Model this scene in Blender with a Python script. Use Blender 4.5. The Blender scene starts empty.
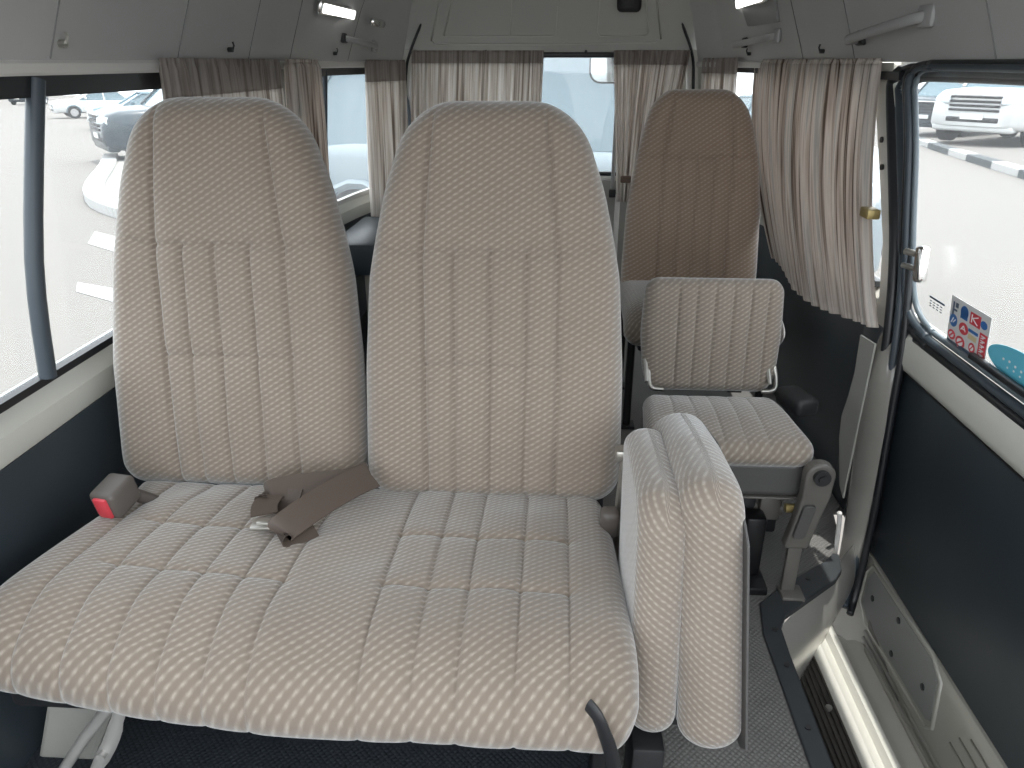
import bpy, bmesh, math, random
import numpy as np
from mathutils import Vector, Matrix, Euler
random.seed(7)
C = bpy.context.scene.collection
R = math.radians
V = Vector

# ------------------------------------------------------------------ helpers
def tag(o, label=None, cat=None, group=None, kind=None):
    if label: o['label'] = label
    if cat: o['category'] = cat
    if group: o['group'] = group
    if kind: o['kind'] = kind
    return o

def mesh(name, vs, fs, mat=None, parent=None, smooth=True, uv=None, angle=None):
    me = bpy.data.meshes.new(name)
    me.from_pydata([tuple(v) for v in vs], [], [tuple(f) for f in fs])
    if uv is not None:
        l = me.uv_layers.new(name='UVMap')
        idx = np.zeros(len(me.loops), dtype=np.int32)
        me.loops.foreach_get('vertex_index', idx)
        l.data.foreach_set('uv', np.asarray(uv, dtype=np.float32)[idx].ravel())
    if smooth:
        me.polygons.foreach_set('use_smooth', [True]*len(me.polygons))
    me.update()
    o = bpy.data.objects.new(name, me); C.objects.link(o)
    if mat: me.materials.append(mat)
    if parent: o.parent = parent
    return o

class MB:
    """collects shapes into one mesh"""
    def __init__(s): s.v=[]; s.f=[]
    def add(s, vs, fs):
        n=len(s.v); s.v += [V(v) for v in vs]; s.f += [tuple(i+n for i in f) for f in fs]; return s
    def box(s, size, loc, rot=(0,0,0), bev=0.0, seg=2):
        bm=bmesh.new(); bmesh.ops.create_cube(bm,size=1)
        bmesh.ops.scale(bm,vec=size,verts=bm.verts)
        if bev>0: bmesh.ops.bevel(bm,geom=bm.edges[:],offset=bev,segments=seg,profile=.5,affect='EDGES')
        m=Matrix.Translation(loc) @ Euler(rot).to_matrix().to_4x4()
        bm.verts.index_update()
        s.add([m@v.co for v in bm.verts],[[v.index for v in f.verts] for f in bm.faces]); bm.free(); return s
    def tube(s, pts, r, n=10, closed=False, smooth=0, flat=1.0, caps=True):
        pts=[V(p) for p in pts]
        if smooth: pts=catmull(pts,smooth,closed)
        m=len(pts); rr=r if isinstance(r,(list,tuple)) else [r]*m
        if len(rr)!=m: rr=[rr[min(len(rr)-1,int(i*(len(rr)-1)/(m-1)+.5))] for i in range(m)]
        vs=[];up=None
        for i,p in enumerate(pts):
            a=pts[(i-1)%m] if (closed or i>0) else p
            b=pts[(i+1)%m] if (closed or i<m-1) else p
            t=(b-a).normalized()
            if up is None:
                up=V((0,0,1)) if abs(t.z)<.9 else V((1,0,0))
            u=(up-t*up.dot(t)).normalized(); w=t.cross(u); up=u
            for k in range(n):
                q=2*math.pi*k/n
                vs.append(p+u*math.cos(q)*rr[i]+w*math.sin(q)*rr[i]*flat)
        fs=[]
        for i in range(m if closed else m-1):
            for k in range(n):
                a=i*n+k;b=i*n+(k+1)%n;c=((i+1)%m)*n+(k+1)%n;d=((i+1)%m)*n+k
                fs.append((a,b,c,d))
        if not closed and caps:
            fs.append(tuple(range(n))[::-1]); fs.append(tuple(range((m-1)*n,m*n)))
        return s.add(vs,fs)
    def cyl(s, p, q, r, n=20, r2=None):
        return s.tube([p,q],[r,r if r2 is None else r2],n)
    def prism(s, poly, mp, d0, d1):
        """poly in 2D extruded between depths d0,d1; mp(a,b,d)->3D"""
        n=len(poly)
        vs=[mp(a,b,d0) for a,b in poly]+[mp(a,b,d1) for a,b in poly]
        fs=[tuple(range(n))[::-1],tuple(range(n,2*n))]+[(i,(i+1)%n,n+(i+1)%n,n+i) for i in range(n)]
        return s.add(vs,fs)
    def build(s,name,mat=None,parent=None,smooth=False,bevel=0,auto=None):
        o=mesh(name,s.v,s.f,mat,parent,smooth=smooth)
        bm=bmesh.new(); bm.from_mesh(o.data); bmesh.ops.recalc_face_normals(bm,faces=bm.faces[:]); bm.to_mesh(o.data); bm.free()
        if auto is not None:
            o.data.polygons.foreach_set('use_smooth',[True]*len(o.data.polygons))
            o.data.set_sharp_from_angle(angle=R(auto))
        if bevel:
            b=o.modifiers.new('b','BEVEL'); b.width=bevel; b.segments=2; b.limit_method='ANGLE'; b.angle_limit=R(40)
        return o

def catmull(pts,k,closed=False):
    out=[];n=len(pts);m=n if closed else n-1
    for i in range(m):
        if closed: p0,p1,p2,p3=pts[(i-1)%n],pts[i],pts[(i+1)%n],pts[(i+2)%n]
        else: p0,p1,p2,p3=pts[max(i-1,0)],pts[i],pts[i+1],pts[min(i+2,n-1)]
        for j in range(k):
            t=j/k
            out.append(.5*((2*p1)+(p2-p0)*t+(2*p0-5*p1+4*p2-p3)*t*t+(3*p1-p0-3*p2+p3)*t**3))
    if not closed: out.append(pts[-1])
    return out

def empty(name,loc=(0,0,0),rz=0):
    o=bpy.data.objects.new(name,None); C.objects.link(o); o.location=loc; o.rotation_euler=(0,0,rz)
    o.empty_display_size=.05; return o

def rrect(w,h,r,n=6,cx=0,cy=0):
    out=[]
    for (sx,sy,a0) in ((1,1,0),(-1,1,90),(-1,-1,180),(1,-1,270)):
        for i in range(n+1):
            a=R(a0+90*i/n); out.append((cx+sx*(w/2-r)+r*math.cos(a),cy+sy*(h/2-r)+r*math.sin(a)))
    return out

# ------------------------------------------------------------------ materials
def mat(name, col, rough=.6, metal=0, spec=.5, noise=0, nscale=8, bump=0, bscale=200, coat=0):
    m=bpy.data.materials.new(name); m.use_nodes=True; nt=m.node_tree; b=nt.nodes['Principled BSDF']
    b.inputs['Base Color'].default_value=(*col,1); b.inputs['Roughness'].default_value=rough
    b.inputs['Metallic'].default_value=metal; b.inputs['Specular IOR Level'].default_value=spec
    b.inputs['Coat Weight'].default_value=coat
    tc=nt.nodes.new('ShaderNodeTexCoord')
    if noise:
        n=nt.nodes.new('ShaderNodeTexNoise'); n.inputs['Scale'].default_value=nscale; n.inputs['Detail'].default_value=4
        nt.links.new(tc.outputs['Object'],n.inputs['Vector'])
        mx=nt.nodes.new('ShaderNodeMix'); mx.data_type='RGBA'
        mx.inputs['A'].default_value=(*[c*(1-noise) for c in col],1); mx.inputs['B'].default_value=(*[min(1,c*(1+noise)) for c in col],1)
        nt.links.new(n.outputs['Fac'],mx.inputs['Factor']); nt.links.new(mx.outputs['Result'],b.inputs['Base Color'])
    if bump:
        n=nt.nodes.new('ShaderNodeTexNoise'); n.inputs['Scale'].default_value=bscale; n.inputs['Detail'].default_value=2
        nt.links.new(tc.outputs['Object'],n.inputs['Vector'])
        bp=nt.nodes.new('ShaderNodeBump'); bp.inputs['Strength'].default_value=bump; bp.inputs['Distance'].default_value=.001
        nt.links.new(n.outputs['Fac'],bp.inputs['Height']); nt.links.new(bp.outputs['Normal'],b.inputs['Normal'])
    return m

def nmath(nt,op,a,b=None):
    n=nt.nodes.new('ShaderNodeMath'); n.operation=op
    for i,x in enumerate((a,b)):
        if x is None: continue
        if isinstance(x,(int,float)): n.inputs[i].default_value=x
        else: nt.links.new(x,n.inputs[i])
    return n.outputs[0]

def fabric(name, base, light, dark, period=.0115, ang=27, tint=None):
    """taupe moquette with broken light diagonal dashes"""
    m=bpy.data.materials.new(name); m.use_nodes=True; nt=m.node_tree; b=nt.nodes['Principled BSDF']
    b.inputs['Roughness'].default_value=.92; b.inputs['Specular IOR Level'].default_value=.25
    b.inputs['Sheen Weight'].default_value=.8; b.inputs['Sheen Roughness'].default_value=.45
    b.inputs['Sheen Tint'].default_value=(.93,.97,1,1)
    uv=nt.nodes.new('ShaderNodeUVMap'); uv.uv_map='UVMap'
    s=nt.nodes.new('ShaderNodeSeparateXYZ'); nt.links.new(uv.outputs[0],s.inputs[0])
    u,v=s.outputs[0],s.outputs[1]; a=R(ang)
    nz=nt.nodes.new('ShaderNodeTexNoise'); nz.inputs['Scale'].default_value=140; nt.links.new(uv.outputs[0],nz.inputs['Vector'])
    c=nmath(nt,'ADD',nmath(nt,'MULTIPLY',u,-math.sin(a)),nmath(nt,'MULTIPLY',v,math.cos(a)))
    c=nmath(nt,'ADD',c,nmath(nt,'MULTIPLY',nz.outputs['Fac'],.0028))
    d=nmath(nt,'ADD',nmath(nt,'MULTIPLY',u,math.cos(a)),nmath(nt,'MULTIPLY',v,math.sin(a)))
    st=nmath(nt,'SINE',nmath(nt,'MULTIPLY',c,2*math.pi/period))
    st=nmath(nt,'MULTIPLY',nmath(nt,'ADD',st,1),.5); st=nmath(nt,'POWER',st,2.6)
    ds=nmath(nt,'SINE',nmath(nt,'ADD',nmath(nt,'MULTIPLY',d,2*math.pi/.0125),nmath(nt,'MULTIPLY',c,2*math.pi/period*.5)))
    ds=nmath(nt,'ADD',nmath(nt,'MULTIPLY',ds,.33),.67)
    f=nmath(nt,'MULTIPLY',st,ds)
    wv=nt.nodes.new('ShaderNodeTexNoise'); wv.inputs['Scale'].default_value=900; wv.inputs['Detail'].default_value=1
    nt.links.new(uv.outputs[0],wv.inputs['Vector'])
    f2=nmath(nt,'MULTIPLY',f,nmath(nt,'ADD',nmath(nt,'MULTIPLY',wv.outputs['Fac'],.9),.55))
    m1=nt.nodes.new('ShaderNodeMix'); m1.data_type='RGBA'
    m1.inputs['A'].default_value=(*base,1); m1.inputs['B'].default_value=(*light,1); nt.links.new(nmath(nt,'MULTIPLY',f2,.78),m1.inputs['Factor'])
    bl=nt.nodes.new('ShaderNodeTexNoise'); bl.inputs['Scale'].default_value=9; bl.inputs['Detail'].default_value=3
    nt.links.new(uv.outputs[0],bl.inputs['Vector'])
    m2=nt.nodes.new('ShaderNodeMix'); m2.data_type='RGBA'; m2.inputs['B'].default_value=(*dark,1)
    nt.links.new(nmath(nt,'MULTIPLY',bl.outputs['Fac'],.32),m2.inputs['Factor']); nt.links.new(m1.outputs['Result'],m2.inputs['A'])
    nt.links.new(m2.outputs['Result'],b.inputs['Base Color'])
    bp=nt.nodes.new('ShaderNodeBump'); bp.inputs['Strength'].default_value=.5; bp.inputs['Distance'].default_value=.0012
    nt.links.new(nmath(nt,'ADD',f,nmath(nt,'MULTIPLY',wv.outputs['Fac'],.6)),bp.inputs['Height'])
    nt.links.new(bp.outputs['Normal'],b.inputs['Normal'])
    return m

def curtain_mat(name, cols, band=None):
    """striped thin curtain cloth, lets light through; stripes run down in UV space"""
    m=bpy.data.materials.new(name); m.use_nodes=True; nt=m.node_tree; nt.nodes.clear()
    out=nt.nodes.new('ShaderNodeOutputMaterial')
    uv=nt.nodes.new('ShaderNodeUVMap'); uv.uv_map='UVMap'
    mp=nt.nodes.new('ShaderNodeMapping'); mp.inputs['Scale'].default_value=(1,0.02,1); nt.links.new(uv.outputs[0],mp.inputs['Vector'])
    n=nt.nodes.new('ShaderNodeTexNoise'); n.inputs['Scale'].default_value=60; n.inputs['Detail'].default_value=3; n.inputs['Roughness'].default_value=.65
    nt.links.new(mp.outputs[0],n.inputs['Vector'])
    r=nt.nodes.new('ShaderNodeValToRGB'); nt.links.new(n.outputs['Fac'],r.inputs[0])
    e=r.color_ramp.elements; e[0].position=.36; e[0].color=(*cols[0],1); e[1].position=.62; e[1].color=(*cols[-1],1)
    for i,c in enumerate(cols[1:-1]):
        x=e.new(.36+.26*(i+1)/(len(cols)-1)); x.color=(*c,1)
    d=nt.nodes.new('ShaderNodeBsdfDiffuse'); t=nt.nodes.new('ShaderNodeBsdfTranslucent'); mx=nt.nodes.new('ShaderNodeMixShader')
    mx.inputs[0].default_value=.42
    for s in (d,t): nt.links.new(r.outputs[0],s.inputs[0])
    nt.links.new(d.outputs[0],mx.inputs[1]); nt.links.new(t.outputs[0],mx.inputs[2]); nt.links.new(mx.outputs[0],out.inputs[0])
    return m

def glass_mat(name,tint=(.95,.965,.97),haze=.04,refl=.05):
    m=bpy.data.materials.new(name); m.use_nodes=True; nt=m.node_tree; nt.nodes.clear()
    out=nt.nodes.new('ShaderNodeOutputMaterial')
    t=nt.nodes.new('ShaderNodeBsdfTransparent'); t.inputs[0].default_value=(*tint,1)
    g=nt.nodes.new('ShaderNodeBsdfGlossy'); g.inputs['Roughness'].default_value=.03
    tr=nt.nodes.new('ShaderNodeBsdfTranslucent'); tr.inputs[0].default_value=(.9,.93,.95,1)
    a=nt.nodes.new('ShaderNodeMixShader'); a.inputs[0].default_value=haze  # translucent share imitates the bloom haze over the bright outside
    b=nt.nodes.new('ShaderNodeMixShader'); b.inputs[0].default_value=refl
    nt.links.new(t.outputs[0],a.inputs[1]); nt.links.new(tr.outputs[0],a.inputs[2])
    nt.links.new(a.outputs[0],b.inputs[1]); nt.links.new(g.outputs[0],b.inputs[2]); nt.links.new(b.outputs[0],out.inputs[0])
    return m

def emit(name,col,s):
    m=bpy.data.materials.new(name); m.use_nodes=True; nt=m.node_tree; b=nt.nodes['Principled BSDF']
    b.inputs['Base Color'].default_value=(*col,1); b.inputs['Emission Color'].default_value=(*col,1); b.inputs['Emission Strength'].default_value=s
    return m

def mat_floor():
    m=mat('mat_rubber',(.115,.115,.118),.6,spec=.5); nt=m.node_tree; b=nt.nodes['Principled BSDF']
    tc=nt.nodes.new('ShaderNodeTexCoord')
    mp=nt.nodes.new('ShaderNodeMapping'); mp.inputs['Rotation'].default_value=(0,0,R(45)); mp.inputs['Scale'].default_value=(125,125,125)
    nt.links.new(tc.outputs['Object'],mp.inputs[0])
    s=nt.nodes.new('ShaderNodeSeparateXYZ'); nt.links.new(mp.outputs[0],s.inputs[0])
    a=nmath(nt,'ABSOLUTE',nmath(nt,'SINE',nmath(nt,'MULTIPLY',s.outputs[0],math.pi))); c=nmath(nt,'ABSOLUTE',nmath(nt,'SINE',nmath(nt,'MULTIPLY',s.outputs[1],math.pi)))
    h=nmath(nt,'MULTIPLY',a,c)
    bp=nt.nodes.new('ShaderNodeBump'); bp.inputs['Strength'].default_value=.6; bp.inputs['Distance'].default_value=.002
    nt.links.new(h,bp.inputs['Height']); nt.links.new(bp.outputs['Normal'],b.inputs['Normal'])
    n=nt.nodes.new('ShaderNodeTexNoise'); n.inputs['Scale'].default_value=25; n.inputs['Detail'].default_value=5; nt.links.new(tc.outputs['Object'],n.inputs['Vector'])
    mx=nt.nodes.new('ShaderNodeMix'); mx.data_type='RGBA'; mx.inputs['A'].default_value=(.105,.102,.098,1); mx.inputs['B'].default_value=(.185,.18,.172,1)
    nt.links.new(nmath(nt,'ADD',nmath(nt,'MULTIPLY',h,.45),nmath(nt,'MULTIPLY',n.outputs['Fac'],.55)),mx.inputs['Factor']); nt.links.new(mx.outputs['Result'],b.inputs['Base Color'])
    return m

FAB=fabric('seat_fabric',(.232,.190,.153),(.47,.42,.358),(.172,.138,.110),period=.0092,ang=33)
FAB2=fabric('seat_fabric_small',(.240,.200,.165),(.475,.43,.37),(.18,.148,.122),period=.0098,ang=35)
M=dict(
 navy=mat('navy_vinyl',(.033,.044,.054),.42,noise=.25,nscale=5,bump=.25,bscale=500,spec=.5),
 paint=mat('cream_paint',(.62,.62,.57),.32,coat=.3),
 metal_paint=mat('beige_grey_paint',(.36,.36,.33),.34,noise=.08,nscale=14,coat=.35,spec=.6),
 doorpanel=mat('rear_door_trim',(.46,.465,.44),.5,noise=.05,nscale=6),
 liner=mat('headliner_board',(.47,.475,.47),.62,noise=.10,nscale=3,bump=.15,bscale=300),
 liner2=mat('headliner_groove',(.20,.20,.20),.7),
 rubber=mat('black_rubber',(.012,.014,.017),.38),
 rubber_blue=mat('blue_black_seal',(.045,.06,.075),.42),
 dark=mat('dark_plastic',(.02,.021,.023),.5),
 under=mat('underseat_carpet',(.012,.012,.013),.9),
 black_metal=mat('black_metal',(.018,.018,.02),.35,metal=.4),
 grey_plastic=mat('grey_plastic',(.125,.118,.108),.42,noise=.12,nscale=30),
 grey_vinyl=mat('grey_vinyl',(.085,.083,.082),.5,bump=.3,bscale=300),
 bright=mat('zinc_plated_steel',(.50,.49,.47),.3,metal=.35),
 chrome=mat('chrome',(.78,.78,.77),.16,metal=1),
 steel=mat('worn_steel',(.45,.44,.41),.32,metal=.85,noise=.25,nscale=20),
 brush=mat('brushed_step_plate',(.72,.70,.66),.3,metal=.7,noise=.2,nscale=6),
 belt=mat('brown_belt',(.088,.066,.053),.55,bump=.4,bscale=700),
 buckle=mat('buckle_grey',(.105,.093,.084),.45),
 red=mat('red_button',(.62,.06,.08),.4),
 white_pl=mat('white_plastic',(.66,.65,.63),.45),
 handle=mat('handle_grey',(.36,.365,.365),.38),
 lamp=emit('lamp_lens',(1,.98,.94),1.6),
 brass=mat('brass_clip',(.42,.33,.14),.4,metal=.5),
 floor=mat_floor(),
 trimdark=mat('floor_edge_trim',(.030,.034,.038),.5,noise=.3,nscale=30),
 rib=mat('step_ribbed_rubber',(.045,.04,.035),.55),
 glass=glass_mat('window_glass'),
 asphalt=mat('sunlit_concrete',(.155,.146,.135),.9,noise=.035,nscale=.6),
 kerb_w=mat('kerb_white',(.42,.42,.41),.8), kerb_b=mat('kerb_black',(.05,.06,.065),.8),
 tyre=mat('tyre',(.03,.03,.032),.8), hub=mat('wheel_rim',(.5,.5,.5),.3,metal=.8),
 carglass=mat('car_window_glass',(.10,.16,.19),.08,spec=.9),
 lampglass=mat('head_lamp_lens',(.55,.6,.62),.1,metal=.3),
 plate=mat('number_plate',(.75,.75,.72),.5),
)
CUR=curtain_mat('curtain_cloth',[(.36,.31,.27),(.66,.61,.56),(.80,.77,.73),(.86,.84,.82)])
CUR_D=curtain_mat('curtain_cloth_brown_shaded',[(.20,.155,.125),(.58,.51,.46),(.76,.71,.66),(.55,.53,.51)])  # right curtain's own brown stripes; on the left pillar curtain the darkness paints shade
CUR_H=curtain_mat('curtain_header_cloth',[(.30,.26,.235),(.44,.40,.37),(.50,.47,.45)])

# ------------------------------------------------------------------ camera (view down the van from the front row)
F=740.0
PITCH=math.atan((384-62)/F); YAW=R(3.404); EYE=V((0,0,1.10))
cam=bpy.data.cameras.new('camera'); co=bpy.data.objects.new('camera',cam); C.objects.link(co)
co.location=EYE; co.rotation_euler=(math.pi/2-PITCH,0,YAW)
cam.sensor_width=36; cam.lens=F/1024*36; cam.clip_start=.02; cam.clip_end=800
bpy.context.scene.camera=co

# ------------------------------------------------------------------ padded upholstery
def pillow(name, L, prof, mp, Tf, Tb, r, grooves=(), R0=.03, R1=.03, nu=120, nv=160, mat=FAB, parent=None, crown=0, creases=0, uvo=(0,0), dense=.35, edgeuv=False, flipv=False):
    """padded panel: outline |v in 0..L| with (v,umin,umax) table, corner radii R0/R1, thickness Tf/Tb,
       grooves = (polyline in (u,v), depth, width); mp(u,v,n)->3D arrays"""
    tv=np.array([p[0] for p in prof]); lo=np.array([p[1] for p in prof]); hi=np.array([p[2] for p in prof])
    # smooth interpolation
    def sm(x,y,q):
        out=np.interp(q,x,y)
        k=9; qq=[np.interp(np.clip(q+d,0,L),x,y) for d in np.linspace(-.02,.02,k)]
        return sum(qq)/k
    t=np.linspace(0,1,nv); v=L*(dense*(.5-.5*np.cos(np.pi*t))+(1-dense)*t)
    a=sm(tv,lo,v); b=sm(tv,hi,v)
    ins=np.zeros_like(v)
    if R0>0:
        d=np.clip(v,0,R0); ins=np.maximum(ins,R0-np.sqrt(np.maximum(R0**2-(R0-d)**2,0)))
    if R1>0:
        d=np.clip(L-v,0,R1); ins=np.maximum(ins,R1-np.sqrt(np.maximum(R1**2-(R1-d)**2,0)))
    a=a+ins; b=b-ins
    s=np.linspace(0,1,nu); s=(dense-.1)*(.5-.5*np.cos(np.pi*s))+(1.1-dense)*s
    U=a[:,None]+(b-a)[:,None]*s[None,:]; Vv=np.repeat(v[:,None],nu,1)
    poly=np.array(list(zip(b,v))+list(zip(a[::-1],v[::-1])))
    P=np.stack([U.ravel(),Vv.ravel()],1)
    def dseg(P,A,B):
        ab=B-A; l=(ab**2).sum()
        if l<1e-12: return np.hypot(*(P-A).T)
        tt=np.clip(((P-A)@ab)/l,0,1); return np.hypot(*(P-(A+tt[:,None]*ab)).T)
    dist=np.full(len(P),9.)
    step=max(1,len(poly)//220); pl=poly[::step]
    for i in range(len(pl)): dist=np.minimum(dist,dseg(P,pl[i],pl[(i+1)%len(pl)]))
    dist=dist.reshape(U.shape); dist[0]=0;dist[-1]=0;dist[:,0]=0;dist[:,-1]=0
    q=np.clip(dist/r,0,1); e=np.sqrt(np.maximum(1-(1-q)**2,0))
    nf=Tf*e+crown*np.clip(dist/.12,0,1)**.7
    for (gp,dep,wid) in grooves:
        g=np.full(len(P),9.)
        for i in range(len(gp)-1): g=np.minimum(g,dseg(P,np.array(gp[i],float),np.array(gp[i+1],float)))
        g=g.reshape(U.shape)
        nf=nf-dep*(.60*np.exp(-(g/wid)**2)+.40*np.exp(-(g/(wid*4.5))**2))*np.clip(dist/.05,0,1)**.8
    if creases:
        rs=np.random.RandomState(3)
        for k in range(10):
            f=rs.uniform(20,60); an=rs.uniform(0,np.pi)
            nf=nf+creases*np.sin(f*(U*np.cos(an)+Vv*np.sin(an))+rs.uniform(0,6))*q
    nb=-Tb*e
    Xf=np.stack(mp(U,Vv,nf),-1).reshape(-1,3); Xb=np.stack(mp(U,Vv,nb),-1).reshape(-1,3)
    idx=np.arange(nu*nv).reshape(nv,nu); idb=idx+nu*nv
    border=np.zeros((nv,nu),bool); border[0]=border[-1]=True; border[:,0]=border[:,-1]=True
    idb=np.where(border,idx,idb)
    def quads(I,flip):
        q=np.stack([I[:-1,:-1],I[:-1,1:],I[1:,1:],I[1:,:-1]],-1).reshape(-1,4)
        return q[:,::-1] if flip else q
    fs=np.concatenate([quads(idx,False),quads(idb,True)])
    vs=np.concatenate([Xf,Xb])
    used,inv=np.unique(fs,return_inverse=True); fs=inv.reshape(-1,4); 
    Pf=P.copy(); Pb=P+np.array([.13,.07])
    if edgeuv:
        Pf=np.stack([P[:,1]+nf.ravel(),P[:,0]],1); Pb=np.stack([-P[:,1]+nb.ravel(),P[:,0]],1)
    if flipv: Pf[:,1]*=-1; Pb[:,1]*=-1
    uv=np.concatenate([Pf,Pb])[used]+np.array(uvo)
    o=mesh(name,vs[used].tolist(),fs.tolist(),mat,parent,uv=uv)
    bm=bmesh.new(); bm.from_mesh(o.data); bmesh.ops.recalc_face_normals(bm,faces=bm.faces[:]); bm.to_mesh(o.data); bm.free()
    return o

def planemap(base, du, dv, bend=0):
    base=V(base); du=V(du).normalized(); dv=V(dv).normalized(); n=du.cross(dv).normalized()
    def f(u,v,w):
        w=w+bend*v*v
        return tuple(base[i]+du[i]*u+dv[i]*v+n[i]*w for i in range(3))
    return f

def curvemap(pts, x0=0, spread=0):
    """sweep profile pts (y,z): u along +x, v along the curve, n along its left-hand normal"""
    P=np.array([tuple(p) for p in catmull([V((a,b,0)) for a,b in pts],16)])[:,:2]
    dl=np.hypot(*np.diff(P,axis=0).T); S=np.concatenate([[0],np.cumsum(dl)]); Ltot=S[-1]
    T=np.gradient(P,S,axis=0); T/=np.hypot(T[:,0],T[:,1])[:,None]
    N=np.stack([T[:,1],-T[:,0]],1)   # for a curve heading -y this is +z
    def f(u,v,w):
        y=np.interp(v,S,P[:,0]); z=np.interp(v,S,P[:,1]); ny=np.interp(v,S,N[:,0]); nz=np.interp(v,S,N[:,1])
        return (x0+u*(1+spread*v), y+ny*w, z+nz*w)
    return f,Ltot

# ------------------------------------------------------------------ front double seat
def tall_back(name, cx, y0, z0, lean, Lb, parent, wb, sc=1.0, mirror=1, fab=FAB, nu=150, nv=210, left=False):
    h=.236*sc
    prof=[(0,-h*.97,h*.97),(.06,-h,h),(.25,-h*.985,h*.985),(.42,-h*.935,h*.935),(.50,-h*.87,h*.87),(.58,-h*.79,h*.79),(.64,-h*.70,h*.70),(Lb,-h*.62,h*.62)]
    if left: prof=[(v,a*(1.04 if v<.3 else 1.0),b*.98) for v,a,b in prof]
    mp=planemap((cx,y0,z0),(1,0,0),(0,lean,1),0.04)
    k=sc
    vh=.468
    g=[ ([(-.115*k,0),(-.118*k,vh),(-.095*k,Lb-.02)],.013,.0035),
        ([(.118*k,0),(.112*k,vh),(.088*k,Lb-.02)],.010,.0035),
        ([(-.25*k,vh+.03),(-.165*k,vh+.008),(-.118*k,vh),(.112*k,vh),(.165*k,vh+.008),(.25*k,vh+.03)],.010,.0035),
        ([(-.115*k,vh-.20),(.118*k,vh-.20)],.007,.003)]
    for x in ((-.064,-.002,.060) if not left else (-.068,-.012,.052)):
        g.append(([(x*k,0),(x*k,vh)],.0095,.0026))
    return pillow(name,Lb,prof,mp,.062,.06,.05,g,R0=.05,R1=.085*sc,nu=nu,nv=nv,mat=fab,parent=parent,crown=.012,creases=.0005)

ds=empty('double_seat',(-.35,1.0,0))
tag(ds,'large taupe fabric double bench seat with two tall reclined backrests in the foreground','seat')
def par(o,p):   # keep world placement under an empty
    o.parent=p; o.matrix_parent_inverse=Matrix.Translation(-p.location) if not p.rotation_euler.z else p.matrix_basis.inverted()
    return o
def P(o,p): return par(o,p)
# bench cushion
prof_pts=[(1.22,.305),(1.10,.318),(.95,.328),(.82,.330),(.758,.315),(.734,.292),(.742,.268)]
bm0,Lc=curvemap(prof_pts)
def bm_map(u,v,w):
    x,y,z=bm0(u,v,w); k=np.clip((-u-.30)/.53,0,1)**1.6*np.clip(v/Lc,0,1)
    return x,y+.05*k,z+.020*k
gr=[]
xs=[-.735,-.662,-.590,-.522,-.457,-.395]
for x in xs: gr.append(([(x+.02,0),(x,.20),(x-.008,.40),(x,Lc)],.0068,.0026))
for x in (-.248,-.178,-.118,-.040,.032): gr.append(([(x,0),(x,Lc)],.0068,.0026))
for v in (.20,.335):
    gr.append(([(-.69,v),(-.395,v)],.006,.003)); gr.append(([(-.248,v+.0),(.034,v)],.006,.003))
cu=pillow('seat_cushion',Lc,[(0,-.815,.100),(.10,-.80,.112),(.25,-.815,.120),(.42,-.835,.129),(Lc,-.83,.124)],bm_map,.045,.05,.045,gr,R0=.03,R1=.05,nu=330,nv=190,parent=None,crown=.008,creases=.0006,uvo=(1,0),flipv=True)
P(cu,ds)
b1=tall_back('backrest',-.110,1.235,.325,.19,.722,None,.236,sc=1.03); P(b1,ds)
b2=tall_back('backrest',-.592,1.245,.330,.19,.722,None,.236,sc=1.02,left=True); P(b2,ds)
# frame, legs, levers
f=MB()
f.box((.88,.40,.05),(-.35,.97,.245),bev=.01)
f.tube([(-.78,1.2,.28),(-.78,1.24,.45)],.012); f.tube([(.09,1.2,.28),(.09,1.24,.45)],.012)
P(f.build('seat_frame',M['dark'],None,auto=40),ds)
for (x,y) in ((.085,.77),(.085,1.14)):
    b=MB().box((.035,.05,.235),(x,y,.118),bev=.006).box((.05,.10,.012),(x,y,.006),bev=.003)
    P(b.build('leg',M['black_metal'],None,auto=40),ds)
b=MB().prism([(-.79,.21),(-.66,.21),(-.77,0),(-.87,0)],lambda a,b,d:(a,.86+d,b),0,.10); P(b.build('leg',M['metal_paint'],None,bevel=.008),ds)
# front-left brace bars (chrome + drilled bracket)
b=MB().tube([(-.640,.79,.245),(-.658,.80,.205),(-.714,.80,.135),(-.81,.80,.0)],.009,12); P(tag(b.build('brace_bar',M['bright'],None,auto=40),'bright metal brace bar'),ds)
b=MB().tube([(-.625,.80,.235),(-.650,.80,.185),(-.682,.80,.115),(-.755,.80,.0)],[.006,.010,.012,.008],10,flat=.5,smooth=4); 
b.cyl((-.690,.785,.105),(-.690,.81,.105),.007,12)
P(tag(b.build('brace_bracket',M['bright'],None,auto=40),'flat steel bracket with a bolt'),ds)
# release lever at the right front of the cushion
b=MB().tube([(.054,.688,.368),(.062,.680,.364),(.070,.676,.350),(.086,.686,.290),(.094,.700,.235)],[.012,.012,.011,.012,.012],10,flat=.45,smooth=4)
P(tag(b.build('recline_lever',M['dark'],None,auto=50),'grey release lever'),ds)

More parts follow.
